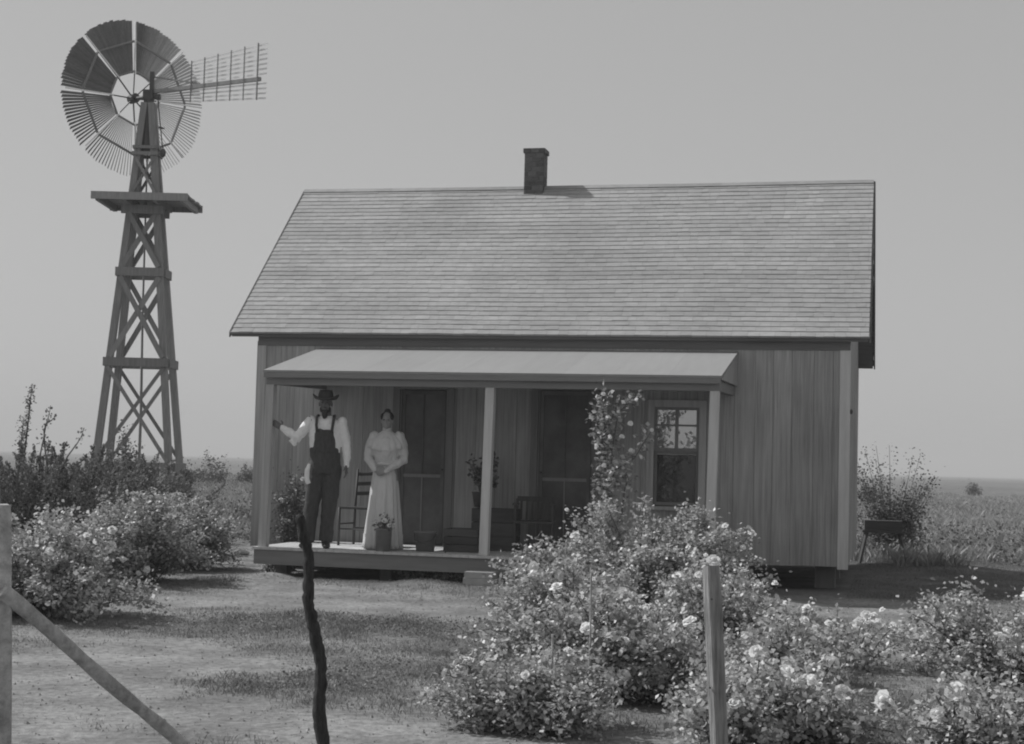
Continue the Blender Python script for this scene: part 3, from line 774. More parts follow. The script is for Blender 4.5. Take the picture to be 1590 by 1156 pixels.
bush('rose_bush', 'sparse small rose bush at the right end of the house shadow', 'rose bush', gb(1470, 975), .4, .4, .28, 26, 1600, .038, 43, nrose=20, rsize=.05, group=RG)
bush('low_plant', 'small leafy plant with pale blooms at the porch foot', 'plant', gb(703, 908), .28, .15, .24, 24, 1100, .04, 45, nrose=5, rsize=.05, group='small plants along the porch foot')
bush('low_plant', 'small plain leafy plant left of the blooming one at the porch foot', 'plant', gb(650, 904), .3, .14, .22, 24, 1100, .04, 46, nrose=0, group='small plants along the porch foot')
bush('low_plant', 'small leafy plant under the left porch post', 'plant', gb(425, 892), .25, .12, .2, 22, 800, .04, 47, nrose=0, group='small plants along the porch foot')
bush('low_plant', 'low leafy plant against the porch skirt right of the stone step', 'plant', gb(835, 915), .3, .14, .24, 24, 1100, .04, 48, nrose=2, rsize=.05, group='small plants along the porch foot')
bush('rose_bush', 'leafy rose bush around the two thin stakes, left half of the central mound', 'rose bush', gb(890, 1020), .75, .6, .72, 80, 14000, .038, 49, nrose=40, rsize=.05, group=RG)
# stakes standing in the rose bush
for px, y0_, y1_, Yd in ((918, 890, 1020, 8.9), (935, 905, 960, 9.6), (858, 985, 1040, 8.4)):
    a = at(px, y0_, Yd); x = MB(); h_ = a[2] - 0.0
    o = empty('garden_stake', (a[0], Yd, 0), 0, {918: 'long thin pale stake standing in front of the central rose mound', 935: 'short thin stake right beside the longer one in the roses', 858: 'thin low stake at the left side of the rose mound'}[px], 'stake', 'thin garden stakes')
    x.tube([(0, 0, -.05), (.004, 0, h_ * .5), (0, 0, h_)], .006, 6); x.build('shaft', M['brace'], o)
# climbing rose by the porch
cb = HW(-2.93, -2.0, 0); croot = empty('climbing_rose', cb, 0, 'thin climbing rose reaching from the bush to the porch beam', 'climbing rose')
r = np.random.default_rng(50); cs = []
def cane_px(pl, Y):
    P = np.array([at(a, b, Y) for a, b in pl]) - np.array(cb); t_ = np.linspace(0, len(P) - 1, 9); i0 = np.minimum(t_.astype(int), len(P) - 2); fr = (t_ - i0)[:, None]
    return P[i0] * (1 - fr) + P[i0 + 1] * fr
cs = [cane_px([(930, 840), (935, 780), (940, 720), (938, 660), (935, 606)], 17.3), cane_px([(930, 840), (948, 760), (950, 700), (960, 640), (992, 612)], 17.3),
      cane_px([(932, 840), (945, 760), (955, 730), (985, 712), (1012, 668)], 17.2), cane_px([(930, 840), (936, 790), (930, 740), (938, 700), (925, 640)], 17.35),
      cane_px([(945, 840), (965, 800), (970, 760), (975, 745), (972, 735)], 17.2), cane_px([(930, 700), (936, 680), (950, 650), (958, 630), (975, 612)], 17.3)]
st = MB()
for c_ in cs: st.tube([tuple(p) for p in c_], [.012, .011, .010, .009, .008, .007, .006, .005, .004], 5)
st.build('stems', M['stem'], croot)
A_ = np.array(cs); nl = 1500; ci = r.choice(len(cs), nl, p=[.28, .18, .16, .22, .08, .08]); f = (r.random(nl) ** 1.0) * 7.999; i0 = f.astype(int); fr = (f - i0)[:, None]
P = A_[ci, i0] * (1 - fr) + A_[ci, i0 + 1] * fr; P += np.clip(r.normal(size=P.shape), -1.7, 1.7) * np.array([.055, .05, .05])
obj_from(np_mesh('foliage', leaves(P, .06), 4), 'foliage', M['leaf'], croot)
for px, py in ((937, 612), (949, 616), (968, 625), (978, 616), (988, 621), (942, 650), (945, 648), (979, 658), (930, 673), (947, 679), (926, 692), (980, 700), (968, 727), (945, 745), (952, 743), (939, 765), (941, 775), (917, 807), (1012, 668), (995, 710), (960, 640), (938, 723), (975, 757), (932, 830), (966, 678)):
    p = at(px, py, 17.2) - np.array(cb); o = bpy.data.objects.new('rose', ROSES[px % 7]); C.objects.link(o); o.parent = croot
    s_ = .045 * r.uniform(.7, 1.3); o.location = p; o.scale = (s_,) * 3; o.rotation_euler = (r.uniform(.5, 1.4), 0, r.uniform(-.5, .5))
# vine by the left porch post, growing on the floor edge
v = HW(-6.35, -.75, 0.0); 
vx = onT(454, 700, -.45)[0]
VN = bush('rose_vine', 'leafy flowering shrub by the left wall corner, between the left porch post and the man', 'shrub', (HW(vx, -.45)[0], HW(vx, -.45)[1]), .28, .2, 1.15, 30, 1900, .045, 41, lm='leaf_dark', nrose=16, rsize=.04, up_bias=2, jit=.07)


def feathery(name, label, c, n, h, seed, lean=.35, lm='leaf_feather', group=None, lsize=.09, rx=1.0, ry=.7, nleaf=9000, plume=None):
    z = float(gz(c[0], c[1])); root = empty(name, (c[0], c[1], z), 0, label, 'shrub', group); r = np.random.default_rng(seed); cs = []
    for i in range(n):
        b = np.array([r.uniform(-1, 1) * rx, r.uniform(-1, 1) * ry, 0]); hh = h * r.uniform(.55, 1.05) * (1 - .35 * (b[0] / rx) ** 2)
        d = np.array([r.normal() * lean, r.normal() * lean * .6, 1]) * hh
        t_ = np.linspace(0, 1, 9)[:, None]; cs.append(b + d * t_ + np.array([d[0] * .5, 0, -.25 * abs(d[0])]) * t_ ** 2)
    if plume: cs += plume
    st = MB()
    for cc in cs: st.tube([tuple(p) for p in cc[::2]], [.014, .011, .008, .006, .003], 4)
    st.build('stems', M['stem'], root)
    A_ = np.array(cs); wt = np.ones(len(cs)); wt[n:] = .13; ci = r.choice(len(cs), nleaf, p=wt / wt.sum()); f = (r.random(nleaf) ** .85) * 7.999; i0 = f.astype(int); fr = (f - i0)[:, None]
    P = A_[ci, i0] * (1 - fr) + A_[ci, i0 + 1] * fr; D = A_[ci, i0 + 1] - A_[ci, i0]; D /= np.linalg.norm(D, axis=1)[:, None]
    P += r.normal(size=P.shape) * .09 * (1.1 - f / 8)[:, None]
    Q = leaves(P, lsize, D * .8); 
    obj_from(np_mesh('foliage', Q, 4), 'foliage', M[lm], root); return root
c = at(95, 800, 20)[:2]
def plume(pl, Y, c):
    P = np.array([at(a, b, Y) for a, b in pl]) - np.array([c[0], c[1], 0]); t_ = np.linspace(0, len(P) - 1, 9); i0 = np.minimum(t_.astype(int), len(P) - 2); fr = (t_ - i0)[:, None]
    return P[i0] * (1 - fr) + P[i0 + 1] * fr
feathery('feathery_shrub', 'large dark feathery shrub between the left hedge and the windmill', c, 230, 1.50, 61, rx=1.1, ry=.9, nleaf=80000, lsize=.038, lean=.26,
         plume=[plume([(75, 740), (70, 700), (68, 670), (75, 650), (78, 636)], 20, c)] * 1 + [plume([(60, 740), (62, 710), (66, 690), (72, 660), (88, 648)], 20, c)] + [plume([(90, 740), (105, 710), (120, 690), (126, 680), (130, 668)], 20, c)])
c2 = at(185, 800, 22)[:2]
feathery('feathery_shrub', 'smaller dark feathery shrub covering the left foot of the windmill', c2, 170, 1.45, 62, rx=.85, ry=.8, nleaf=56000, lsize=.038, lean=.26)
c3 = at(40, 760, 19.2)[:2]; tr_ = empty('hollyhock', (c3[0], c3[1], 0), 0, 'tall narrow flower spike rising above the feathery shrub', 'plant'); r = np.random.default_rng(9)
mb = MB(); mb.tube([(-.1, 0, 0), (-.06, 0, 1), (0, 0, 1.85), (.02, 0, 2.22)], [.015, .012, .009, .004], 5); mb.tube([(-.15, 0, 0), (-.1, 0, 1.2), (-.06, 0, 1.8)], [.012, .01, .005], 5); mb.build('stems', M['stem'], tr_)
zz = r.uniform(1.3, 2.2, 420); P = np.stack([-.04 + (zz - 1.6) * .11 + r.normal(size=420) * .022, r.normal(size=420) * .02, zz], 1)
P2 = np.stack([-.085 + r.normal(size=200) * .035, r.normal(size=200) * .035, r.uniform(1.2, 1.82, 200)], 1)
obj_from(np_mesh('foliage', leaves(np.concatenate([P, P2]), .032), 4), 'foliage', M['leaf_feather'], tr_)
# plants at the windmill foot
bush('shrub', 'leggy leafy plant growing inside the windmill legs', 'shrub', at(190, 740, 27)[:2], .30, .3, 1.6, 18, 1400, .06, 71, lm='leaf_dark', up_bias=2.5, jit=.09)
bush('shrub', 'low weedy shrub in front of the right windmill leg', 'shrub', at(255, 760, 25)[:2], .85, .6, 1.0, 60, 9000, .05, 72, lm='leaf_dark', jit=.08)
# shrub right of the house
c = at(1385, 830, 26)[:2]; r = np.random.default_rng(77); ex_ = []
for i in range(26):
    a = r.uniform(-.75, .75); tip = np.array([math.sin(a) * 1.45 * r.uniform(.6, 1), r.uniform(-.3, .3), math.cos(a) * 1.95 * r.uniform(.6, 1)]); t_ = np.linspace(0, 1, 9)[:, None]; ex_.append(t_ * tip)
bush('young_tree', 'bushy young tree with bare upright twigs right of the house', 'tree', c, .75, .5, 1.25, 70, 8000, .045, 73, lm='leaf_dark', extra=ex_, jit=.09, droop=.05, spread=.1, tmin=.3)
# far shrubs on the horizon
for i, (px, Yd, h_) in enumerate(((335, 70, 1.1), (316, 72, .6), (290, 66, .6), (385, 74, .7), (1512, 110, .7), (1350, 70, .6))):
    lab = ['small round bush on the horizon between the windmill and the house', 'short bush on the horizon beside the round one', 'low dark bush on the horizon by the windmill leg', 'low bush on the horizon next to the house wall', 'tiny bush on the right horizon', 'dim bush on the horizon behind the young tree'][i]
    g_ = at(px, 715, Yd); bush('shrub', lab, 'shrub', (g_[0], Yd), h_ * .9, h_ * .6, h_ + .25, 30, 900, .11, 80 + i, lm='leaf_dark', group='far bushes on the horizon', jit=.15)

# grass, weeds (uncountable)
def blades(name, xy, h, wd, mt, lean=.5, kind='stuff', per=1):
    N = len(xy); z = gz(xy[:, 0], xy[:, 1]) - .005
    P = np.stack([xy[:, 0], xy[:, 1], z], 1); a = rng.uniform(0, 2 * np.pi, N); hh = (h * rng.uniform(.5, 1.3, N)) * (.35 + 1.5 * fbm(xy[:, 0] * 2.3, xy[:, 1] * 2.3, 3) ** 1.5)
    d = np.stack([np.cos(a), np.sin(a), np.zeros(N)], 1); b = rng.uniform(0, 2 * np.pi, N); s_ = np.stack([np.cos(b), np.sin(b), np.zeros(N)], 1)
    ww = (wd * rng.uniform(.6, 1.3, N))[:, None]; ln = (hh * lean * rng.random(N))[:, None]
    V = np.stack([P - s_ * ww, P + s_ * ww, P + s_ * ww * .55 + d * ln * .4 + np.array([0, 0, 1]) * (hh * .6)[:, None], P + d * ln + np.array([0, 0, 1]) * hh[:, None]], 1)
    return tag(obj_from(np_mesh(name, V, 4), name, M[mt]), kind=kind)
def inside_house(x, y, pad=0):
    s, t = local_st(x, y); return (s > -7.5 - pad) & (s < .05 + pad) & (t > -1.85) & (t < 4.7)
def scatter(n, x0, x1, y0, y1, thr, pw=1.0, cone=True):
    y = y0 + (y1 - y0) * rng.random(n) ** pw
    x = (rng.random(n) - .5) * 2 * (y * .36 + .8) if cone else rng.uniform(x0, x1, n)
    c_ = cover_shade(x, y); k = (rng.random(n) < np.clip((c_ - thr) * 1.6 + .015, 0, 1)) & ~inside_house(x, y)
    return np.stack([x[k], y[k]], 1)
tag(blades('grass', scatter(900000, 0, 0, 6.8, 24, .12), .024, .0028, 'grass', .9), 'short patchy grass of the front yard', 'grass')
# clover-like weeds near the camera
q = scatter(120000, 0, 0, 6.9, 16, .42); zz = gz(q[:, 0], q[:, 1])
P = np.stack([q[:, 0], q[:, 1], zz + rng.random(len(q)) * .06], 1); tag(obj_from(np_mesh('weeds', leaves(P, .022), 4), 'weeds', M['weed']), 'low leafy weeds on the bare yard', 'weeds', kind='stuff')
n = 16000; y = 6.9 + 14 * rng.random(n); x = (rng.random(n) - .5) * 2 * (y * .36 + .5); k = ~inside_house(x, y) & (rng.random(n) > cover_shade(x, y)); x, y = x[k], y[k]
oc = np.array([[1,0,0],[0,1,0],[-1,0,0],[0,-1,0],[0,0,.7]]); szs = (.004 + .013 * rng.random(len(x)) ** 4)[:, None, None]
V = oc[None] * szs * rng.uniform(.6, 1.3, (len(x), 5, 1)); V += np.stack([x, y, gz(x, y)], 1)[:, None, :]
T = np.stack([V[:, [0, 1, 4]], V[:, [1, 2, 4]], V[:, [2, 3, 4]], V[:, [3, 0, 4]]], 1).reshape(-1, 3, 3)
tag(obj_from(np_mesh('pebbles', T, 3), 'pebbles', M['dirt']), 'small clods and pebbles strewn over the bare yard', 'pebbles', kind='stuff')
# field
n = 260000; y = 22.5 + 90 * rng.random(n) ** 1.5; x = (rng.random(n) - .5) * 2 * (y * .36 + 1); k = (fbm(x * .5, y * .35, 3) > .44) & ~inside_house(x, y, .5) & ~((x < -3) & (y < 26) & (x > -6.3))
q = np.stack([x, y], 1)[k]; hh = .22
o = blades('field_grass', q, .20, .008, 'straw', 1.0); tag(o, 'rough dry grass of the open field behind', 'grass')
n = 60000; y = 24 + 55 * rng.random(n) ** 1.4; x = (rng.random(n) - .5) * 2 * (y * .36 + 1); k = (fbm(x * .35 + 9, y * .3, 3) > np.where(x < -4, .47, .54)) & ~inside_house(x, y, .7)
q = np.stack([x, y], 1)[k]; P = np.stack([q[:, 0], q[:, 1], gz(q[:, 0], q[:, 1]) + rng.random(len(q)) ** 1.3 * .30], 1)
tag(obj_from(np_mesh('field_weeds', leaves(P, .07), 4), 'field_weeds', M['leaf_dark']), 'dark weed clumps scattered over the field', 'weeds', kind='stuff')
# stones
for px, py, s_, lab in ((375, 862, .10, 'pale flat stone on the ground by the left porch corner'),):
    g_ = gp(px, py); mb = MB(); mb.ball((0, 0, 0), s_ * 1.2, s_, s_ * .45, 8, 5); o = mb.build('stone', M['stone'], None, True, (g_[0], g_[1], .03)); tag(o, lab, 'stone')

# ------------------------------------------------------------------ things on and by the porch
def put(name, s, t, z, rz, label, cat, group=None):
    return empty(name, HW(s, t, z), R(-HYAW) + rz, label, cat, group)
FZ = .361
# stone step
st_ = put('stone_step', -3.88, PT - .30, 0, 0, 'pale stone step block at the foot of the middle porch post', 'step')
mb = MB(); mb.box(-.17, .17, -.14, .14, -.05, .13, .4); mb.build('block', M['stone'], st_); mb = MB(); mb.box(-.16, .16, -.13, .13, .133, .20, .7); mb.build('slab', M['stone'], st_)
# ladder-back chair
chx = put('ladder_back_chair', -5.72, -.75, FZ, R(-8), 'dark ladder-back chair standing between the man and the woman', 'chair')
for sx in (-.2, .2):
    mb = MB(); mb.tube([(sx, .16, 0), (sx, .17, .45), (sx * 1.05, .24, .92)], [.016, .018, .013], 8); mb.build('leg', M['chairw'], chx, True)
    mb = MB(); mb.tube([(sx * 1.1, -.2, 0), (sx * 1.1, -.2, .46)], [.016, .018], 8); mb.build('leg', M['chairw'], chx, True)
for zz in (.62, .74, .86):
    mb = MB(); yy = .19 + (zz - .45) * .12; mb.tube([(-.2, yy, zz), (0, yy + .03, zz + .012), (.2, yy, zz)], [(.008, .022)] * 3, 8, ref=(0, 1, 0)); mb.build('back_slat', M['chairw'], chx)
mb = MB(); mb.box(-.22, .22, -.21, .17, .44, .465); mb.build('seat', M['chairw'], chx)
for yy, zz in ((-.2, .2), (.17, .2)):
    mb = MB(); mb.tube([(-.21, yy, zz), (.21, yy, zz)], .011, 6); mb.build('rung', M['chairw'], chx)
for sx in (-.21, .21):
    mb = MB(); mb.tube([(sx, -.2, .26), (sx, .165, .26)], .011, 6); mb.build('rung', M['chairw'], chx)
# tin can with flowers on the floor edge
def pot(name, s, t, z, label, cat, r0, r1, h, mt):
    o = put(name, s, t, z, 0, label, cat); mb = MB(); n = 20; vs = []; fs = []
    prof = [(0, .004), (r0, 0), (r1 * .98, h * .93), (r1 * 1.05, h * .94), (r1 * 1.05, h), (r1 * .93, h), (r1 * .9, h * .86), (0, h * .85)]
    for rr_, zz in prof:
        for k in range(n): a = 2 * math.pi * k / n; vs.append((rr_ * math.cos(a), rr_ * math.sin(a), zz))
    for i in range(len(prof) - 1):
        for k in range(n): fs.append((i*n+k, i*n+(k+1) % n, (i+1)*n+(k+1) % n, (i+1)*n+k))
    mb.add(vs, fs, .5); mb.build('container', M[mt], o, True); return o
def potplant(root, z, h, rr_, nl, seed, mt='leaf_dark', nr=0, ls=.04):
    cs = canes((0, 0, z), rr_, rr_, h, 14, seed, .05, 1.0, .15); r = np.random.default_rng(seed)
    st = MB()
    for cc in cs: st.tube([tuple(p) for p in cc[::2]], [.004] * 5, 4)
    st.build('stems', M['stem'], root); A_ = np.array(cs); ci = r.integers(0, len(cs), nl); i0 = r.integers(3, 9, nl); P = A_[ci, i0] + r.normal(size=(nl, 3)) * .025
    obj_from(np_mesh('foliage', leaves(P, ls), 4), 'foliage', M[mt], root)
    for k in range(nr):
        p = cs[k % len(cs)][8]; o = bpy.data.objects.new('flower', ROSES[k % 7]); C.objects.link(o); o.parent = root; o.location = p; s_ = r.uniform(.04, .06); o.scale = (s_,) * 3; o.rotation_euler = (1, 0, r.uniform(-.5, .5))
p = pot('flower_can', -5.13, PT + .02, FZ, 'tall tin can holding pale flowers at the porch edge beside the woman', 'flower pot', .085, .095, .26, 'zinc'); potplant(p, .22, .18, .13, 160, 5, nr=7)
p = pot('bucket', -4.72, PT + .32, FZ, 'plain grey bucket on the porch floor right of the flower can', 'bucket', .105, .125, .23, 'zinc')
for sx in (-1, 1):
    mb = MB(); mb.ball((sx * .128, 0, .19), .012, .012, .018, 8, 6); mb.build('ear', M['iron'], p)
mb = MB(); mb.tube([(-.13, 0, .19), (-.10, -.10, .13), (0, -.135, .10), (.10, -.10, .13), (.13, 0, .19)], .004, 6); mb.build('bail', M['iron'], p)
def crate(s, t, z, w2, d2, h, label):
    o = put('wooden_crate', s, t, z, R(2), label, 'crate', 'boxes on the porch'); mb = MB(); n = 3
    for k in range(n):
        a = k * h / n + .004; b = (k + 1) * h / n - .004
        mb.box(-w2, w2, -d2, -d2 + .015, a, b); mb.box(-w2, w2, d2 - .015, d2, a, b); mb.box(-w2, -w2 + .015, -d2 + .016, d2 - .016, a, b); mb.box(w2 - .015, w2, -d2 + .016, d2 - .016, a, b)
    mb.build('slat_sides', M['crate'], o); mb = MB()
    for x in (-1, 1):
        for y in (-1, 1): mb.box(x * (w2 - .03) - .012, x * (w2 - .03) + .012, y * (d2 - .03) - .012, y * (d2 - .03) + .012, .002, h - .003)
    mb.build('corner_posts', M['crate'], o); mb = MB(); mb.box(-w2 + .02, w2 - .02, -d2 + .02, d2 - .02, .004, .02); mb.build('bottom', M['crate'], o); return o
crate(-4.33, -1.15, FZ, .2, .2, .27, 'dark slatted crate on the porch floor left of the middle post')
o = crate(-4.10, -.55, FZ, .26, .2, .5, 'tall dark slatted box behind the middle post under the potted bush')
p = pot('flower_pot', -4.30, -.5, FZ + .505, 'round pot with a leafy bush standing on the tall box', 'flower pot', .09, .12, .18, 'crate'); potplant(p, .15, .55, .34, 420, 8, ls=.06)
# low rocking chair in the shade
rc = put('rocking_chair', -3.9, -.55, FZ, R(10), 'dark low rocking chair in the porch shade between the doors', 'chair')
rc.location = HW(-3.62, -.6, FZ)
for sx in (-.22, .22):
    mb = MB(); mb.tube([(sx, -.36, .07), (sx, -.15, .015), (sx, .1, .012), (sx, .38, .09)], .014, 6); mb.build('rocker', M['chairw'], rc, True)
    mb = MB(); mb.tube([(sx, -.2, .02), (sx, -.2, .55)], .016, 6); mb.build('leg', M['chairw'], rc)
    mb = MB(); mb.tube([(sx, .16, .02), (sx, .24, .62)], .016, 6); mb.build('leg', M['chairw'], rc)
    mb = MB(); mb.box(sx - .03, sx + .03, -.24, .2, .55, .57); mb.build('armrest', M['chairw'], rc)
mb = MB(); mb.box(-.24, .24, -.22, .17, .34, .365); mb.build('seat', M['chairw'], rc)
mb = MB()
for k in range(6): mb.beam((-.17 + k * .068, .19, .37), (-.17 + k * .068, .25, .60), .03, .01, (0, 1, 0))
mb.beam((-.22, .25, .62), (.22, .25, .62), .03, .06); mb.build('backrest', M['chairw'], rc)
# wash bench right of the house
g_ = at(1366, 828, 23.5); wbn = empty('wash_bench', (g_[0], 23.3, float(gz(g_[0], 23.3))), R(-10), 'dark low wooden bench behind the right corner of the house', 'bench')
mb = MB(); mb.box(-.30, .30, -.16, .16, .42, .46); mb.build('bench_top', M['crate'], wbn); mb = MB(); mb.box(-.27, .27, -.14, .14, .463, .60); mb.build('tub_box', M['crate'], wbn)
for sx in (-1, 1):
    for sy in (-1, 1):
        mb = MB(); mb.beam((sx * .24, sy * .1, .42), (sx * .34, sy * .18, -.03), .04, .04); mb.build('leg', M['crate'], wbn)

# ------------------------------------------------------------------ people
def fuse(mb, name, mt, parent, voxel=.008, smooth=6, disp=None):
    me = mb.mesh(name + '_raw'); o = bpy.data.objects.new(name, me); C.objects.link(o)
    m1 = o.modifiers.new('r', 'REMESH'); m1.mode = 'VOXEL'; m1.voxel_size = voxel
    m2 = o.modifiers.new('s', 'SMOOTH'); m2.iterations = smooth; m2.factor = .5
    dg = bpy.context.evaluated_depsgraph_get(); ev = o.evaluated_get(dg); nm = bpy.data.meshes.new_from_object(ev)
    o.modifiers.clear(); o.data = nm; bpy.data.meshes.remove(me); nm.name = name
    if disp:
        n = len(nm.vertices); co = np.empty(n * 3, np.float32); nm.vertices.foreach_get('co', co); co = co.reshape(-1, 3)
        no = np.empty(n * 3, np.float32); nm.vertices.foreach_get('normal', no); no = no.reshape(-1, 3)
        co = co + no * disp(co)[:, None].astype(np.float32); nm.vertices.foreach_set('co', co.reshape(-1)); nm.update()
    nm.shade_smooth(); nm.materials.clear(); nm.materials.append(mt)
    if parent: o.parent = parent
    return o
def folds(amp, fx, fz, sd=0):
    return lambda co: amp * (fbm(co[:, 0] * fx + sd + co[:, 1] * fx * .7 + 50, co[:, 2] * fz + 50, 3) - .5) * 2
def hand(mb, wrist, d, palmn, side, curl=.6, length=.085, grip=False):
    """d: direction of the fingers, palmn: palm normal, side: towards the thumb"""
    W3 = Vector(wrist); d = Vector(d).normalized(); side = Vector(side); side = (side - d * side.dot(d)).normalized(); pn = Vector(palmn); pn = (pn - d * pn.dot(d) - side * pn.dot(side)).normalized()
    mb.tube([W3 - d * .02, W3 + d * .03, W3 + d * length], [(.026, .019), (.036, .017), (.040, .014)], 12, ref=tuple(side))
    mb.ball(W3 + d * length, .022, .018, .02)
    for i, (o2, ln) in enumerate(((.031, .068), (.011, .078), (-.010, .072), (-.030, .056))):
        p = W3 + d * (length - .008) + side * o2; a = curl * .35; pts_ = [p]; r_ = [.0095]
        for seg, fr in enumerate((.45, .32, .25)):
            dd = d * math.cos(a) + pn * math.sin(a); p = p + dd * ln * fr * 1.05; pts_.append(p); r_.append(.009 - .001 * seg); a += curl
        mb.limb(pts_, r_, 8)
    p = W3 + d * .02 + side * .030; q = p + (d * .5 + side * .75 + pn * .3).normalized() * .036; s2 = q + (d * .85 + side * .2 + pn * .45).normalized() * .032
    mb.limb([p, q, s2], [.013, .011, .008], 8)
def head(mb, c, hgt=.225, tilt=0):
    c = Vector(c); k = hgt / .225
    mb.ball(c + Vector((0, .01, .03)) * k, .074 * k, .092 * k, .088 * k, 16, 12)       # skull
    mb.ball(c + Vector((0, -.022, -.03)) * k, .058 * k, .066 * k, .078 * k, 14, 10)     # face
    mb.ball(c + Vector((0, -.058, -.088)) * k, .026 * k, .024 * k, .022 * k)            # chin
    mb.tube([c + Vector((0, -.086, .012)) * k, c + Vector((0, -.105, -.022)) * k, c + Vector((0, -.10, -.036)) * k], [.007 * k, .012 * k, .013 * k], 8)  # nose
    mb.ball(c + Vector((0, -.085, -.062)) * k, .022 * k, .009 * k, .006 * k); mb.ball(c + Vector((0, -.083, -.072)) * k, .018 * k, .009 * k, .006 * k)
    for s_ in (-1, 1):
        mb.ball(c + Vector((s_ * .075, .008, -.01)) * k, .010 * k, .020 * k, .030 * k)  # ear
        mb.ball(c + Vector((s_ * .040, -.062, -.03)) * k, .020 * k, .02 * k, .018 * k)  # cheek
        mb.ball(c + Vector((s_ * .030, -.080, .026)) * k, .020 * k, .010 * k, .007 * k) # brow
def eyes(c, parent, k=1, mt='hair'):
    for s_ in (-1, 1):
        m_ = MB(); m_.ball(Vector(c) + Vector((s_ * .030, -.0815, .008)) * k, .0115 * k, .006 * k, .0065 * k, 10, 6); m_.build('eye', M[mt], parent, True)

# --- the man: right hand (our left) reaches the porch post
Y0 = None
mp_ = onT(505, 700, -1.60); man = put('person', mp_[0], -1.60, FZ, R(HYAW) * .6, 'standing man in dark hat, white shirt and bib overalls reaching for the porch post', 'person')
man.rotation_euler = (0, 0, 0); man.scale = (1.0, 1.0, 1.005)
sh_r, el_r, wr_r = Vector((-.185, 0, 1.475)), Vector((-.325, -.05, 1.275)), Vector((-.505, -.03, 1.375))
sh_l, el_l, wr_l = Vector((.185, 0, 1.47)), Vector((.245, .03, 1.20)), Vector((.255, -.03, .965))
hip_r, kn_r, an_r = Vector((-.075, 0, .93)), Vector((-.135, -.03, .50)), Vector((-.17, .0, .075))
hip_l, kn_l, an_l = Vector((.085, 0, .93)), Vector((.075, -.03, .50)), Vector((.035, .02, .075))
b = MB()
b.tube([(0, 0, .90), (0, 0, 1.0), (0, 0, 1.12), (0, .0, 1.30), (0, .01, 1.43), (0, .015, 1.50)], [(.155, .10), (.16, .105), (.145, .10), (.17, .115), (.17, .10), (.09, .07)], 18, ref=(1, 0, 0))
b.tube([(0, .015, 1.46), (0, .005, 1.56), (0, 0, 1.62)], [(.065, .06), (.056, .056), (.054, .056)], 14)
HC = (-.01, -.02, 1.675); head(b, HC)
b.limb([sh_r, el_r, wr_r], [.052, .040, .026]); b.limb([sh_l, el_l, wr_l], [.052, .040, .026])
b.limb([hip_r, kn_r, an_r], [.085, .055, .038]); b.limb([hip_l, kn_l, an_l], [.085, .055, .038])
hand(b, wr_r, (-.85, 0, .5), (0, .6, -.3), (.3, 0, 1), .55); hand(b, wr_l, (.05, -.05, -1), (-1, 0, 0), (0, -1, 0), .35)
for an, ox in ((an_r, -.03), (an_l, .02)): b.tube([an + Vector((0, .04, -.04)), an + Vector((ox * .5, -.06, -.045)), an + Vector((ox, -.15, -.055))], [(.035, .035), (.042, .03), (.035, .018)], 10, ref=(1, 0, 0))
body = fuse(b, 'body', M['skin_dark'], man, .0065, 3)
eyes(HC, man, 1, 'hair')
# beard
b = MB(); c = Vector(HC)
b.ball(c + Vector((0, -.058, -.095)), .046, .036, .032); b.ball(c + Vector((0, -.062, -.135)), .034, .030, .045); b.ball(c + Vector((0, -.096, -.050)), .026, .008, .007)
for s_ in (-1, 1): b.ball(c + Vector((s_ * .052, -.025, -.070)), .012, .035, .034)
fuse(b, 'beard', M['hair'], man, .007, 2, folds(.004, 80, 40))
# shirt
b = MB()
b.tube([(0, 0, .93), (0, 0, 1.08), (0, 0, 1.30), (0, .01, 1.43), (0, .015, 1.50), (0, .012, 1.535)], [(.175, .125), (.168, .122), (.195, .132), (.195, .118), (.11, .085), (.068, .066)], 20, ref=(1, 0, 0))
b.limb([sh_r, sh_r.lerp(el_r, .5), el_r, el_r.lerp(wr_r, .5), wr_r], [.060, .062, .070, .058, .036]); b.limb([sh_l, sh_l.lerp(el_l, .5), el_l, el_l.lerp(wr_l, .6), wr_l], [.058, .060, .056, .050, .036])
b.tube([el_r + Vector((-.06, 0, -.02)), el_r + Vector((-.02, 0, -.10))], [(.055, .04), (.02, .02)], 10)
fuse(b, 'shirt', M['shirt'], man, .008, 3, folds(.012, 15, 10))
# overalls
b = MB()
b.tube([(0, 0, .86), (0, 0, .95), (0, 0, 1.04), (0, -.0, 1.16)], [(.185, .145), (.190, .145), (.180, .142), (.178, .142)], 20, ref=(1, 0, 0))
b.tube([(0, -.085, 1.12), (0, -.100, 1.25), (0, -.100, 1.37)], [(.13, .065), (.125, .055), (.105, .048)], 16, ref=(1, 0, 0))
for h, k_, a2 in ((hip_r, kn_r, an_r), (hip_l, kn_l, an_l)):
    b.tube([h + Vector((0, 0, .02)), h.lerp(k_, .5), k_, k_.lerp(a2, .6), a2 + Vector((0, .0, .0))], [.118, .105, .088, .082, .082], 16)
fuse(b, 'overalls', M['denim'], man, .008, 3, folds(.017, 14, 8, 7))
for s_ in (-1, 1):
    m_ = MB(); m_.tube([(s_ * .085, -.152, 1.34), (s_ * .095, -.150, 1.42), (s_ * .10, -.085, 1.515), (s_ * .095, .0, 1.545), (s_ * .08, .09, 1.48), (s_ * .05, .145, 1.25)], [(.017, .005)] * 6, 8, ref=(1, 0, 0)); m_.build('suspender', M['denim'], man, True)
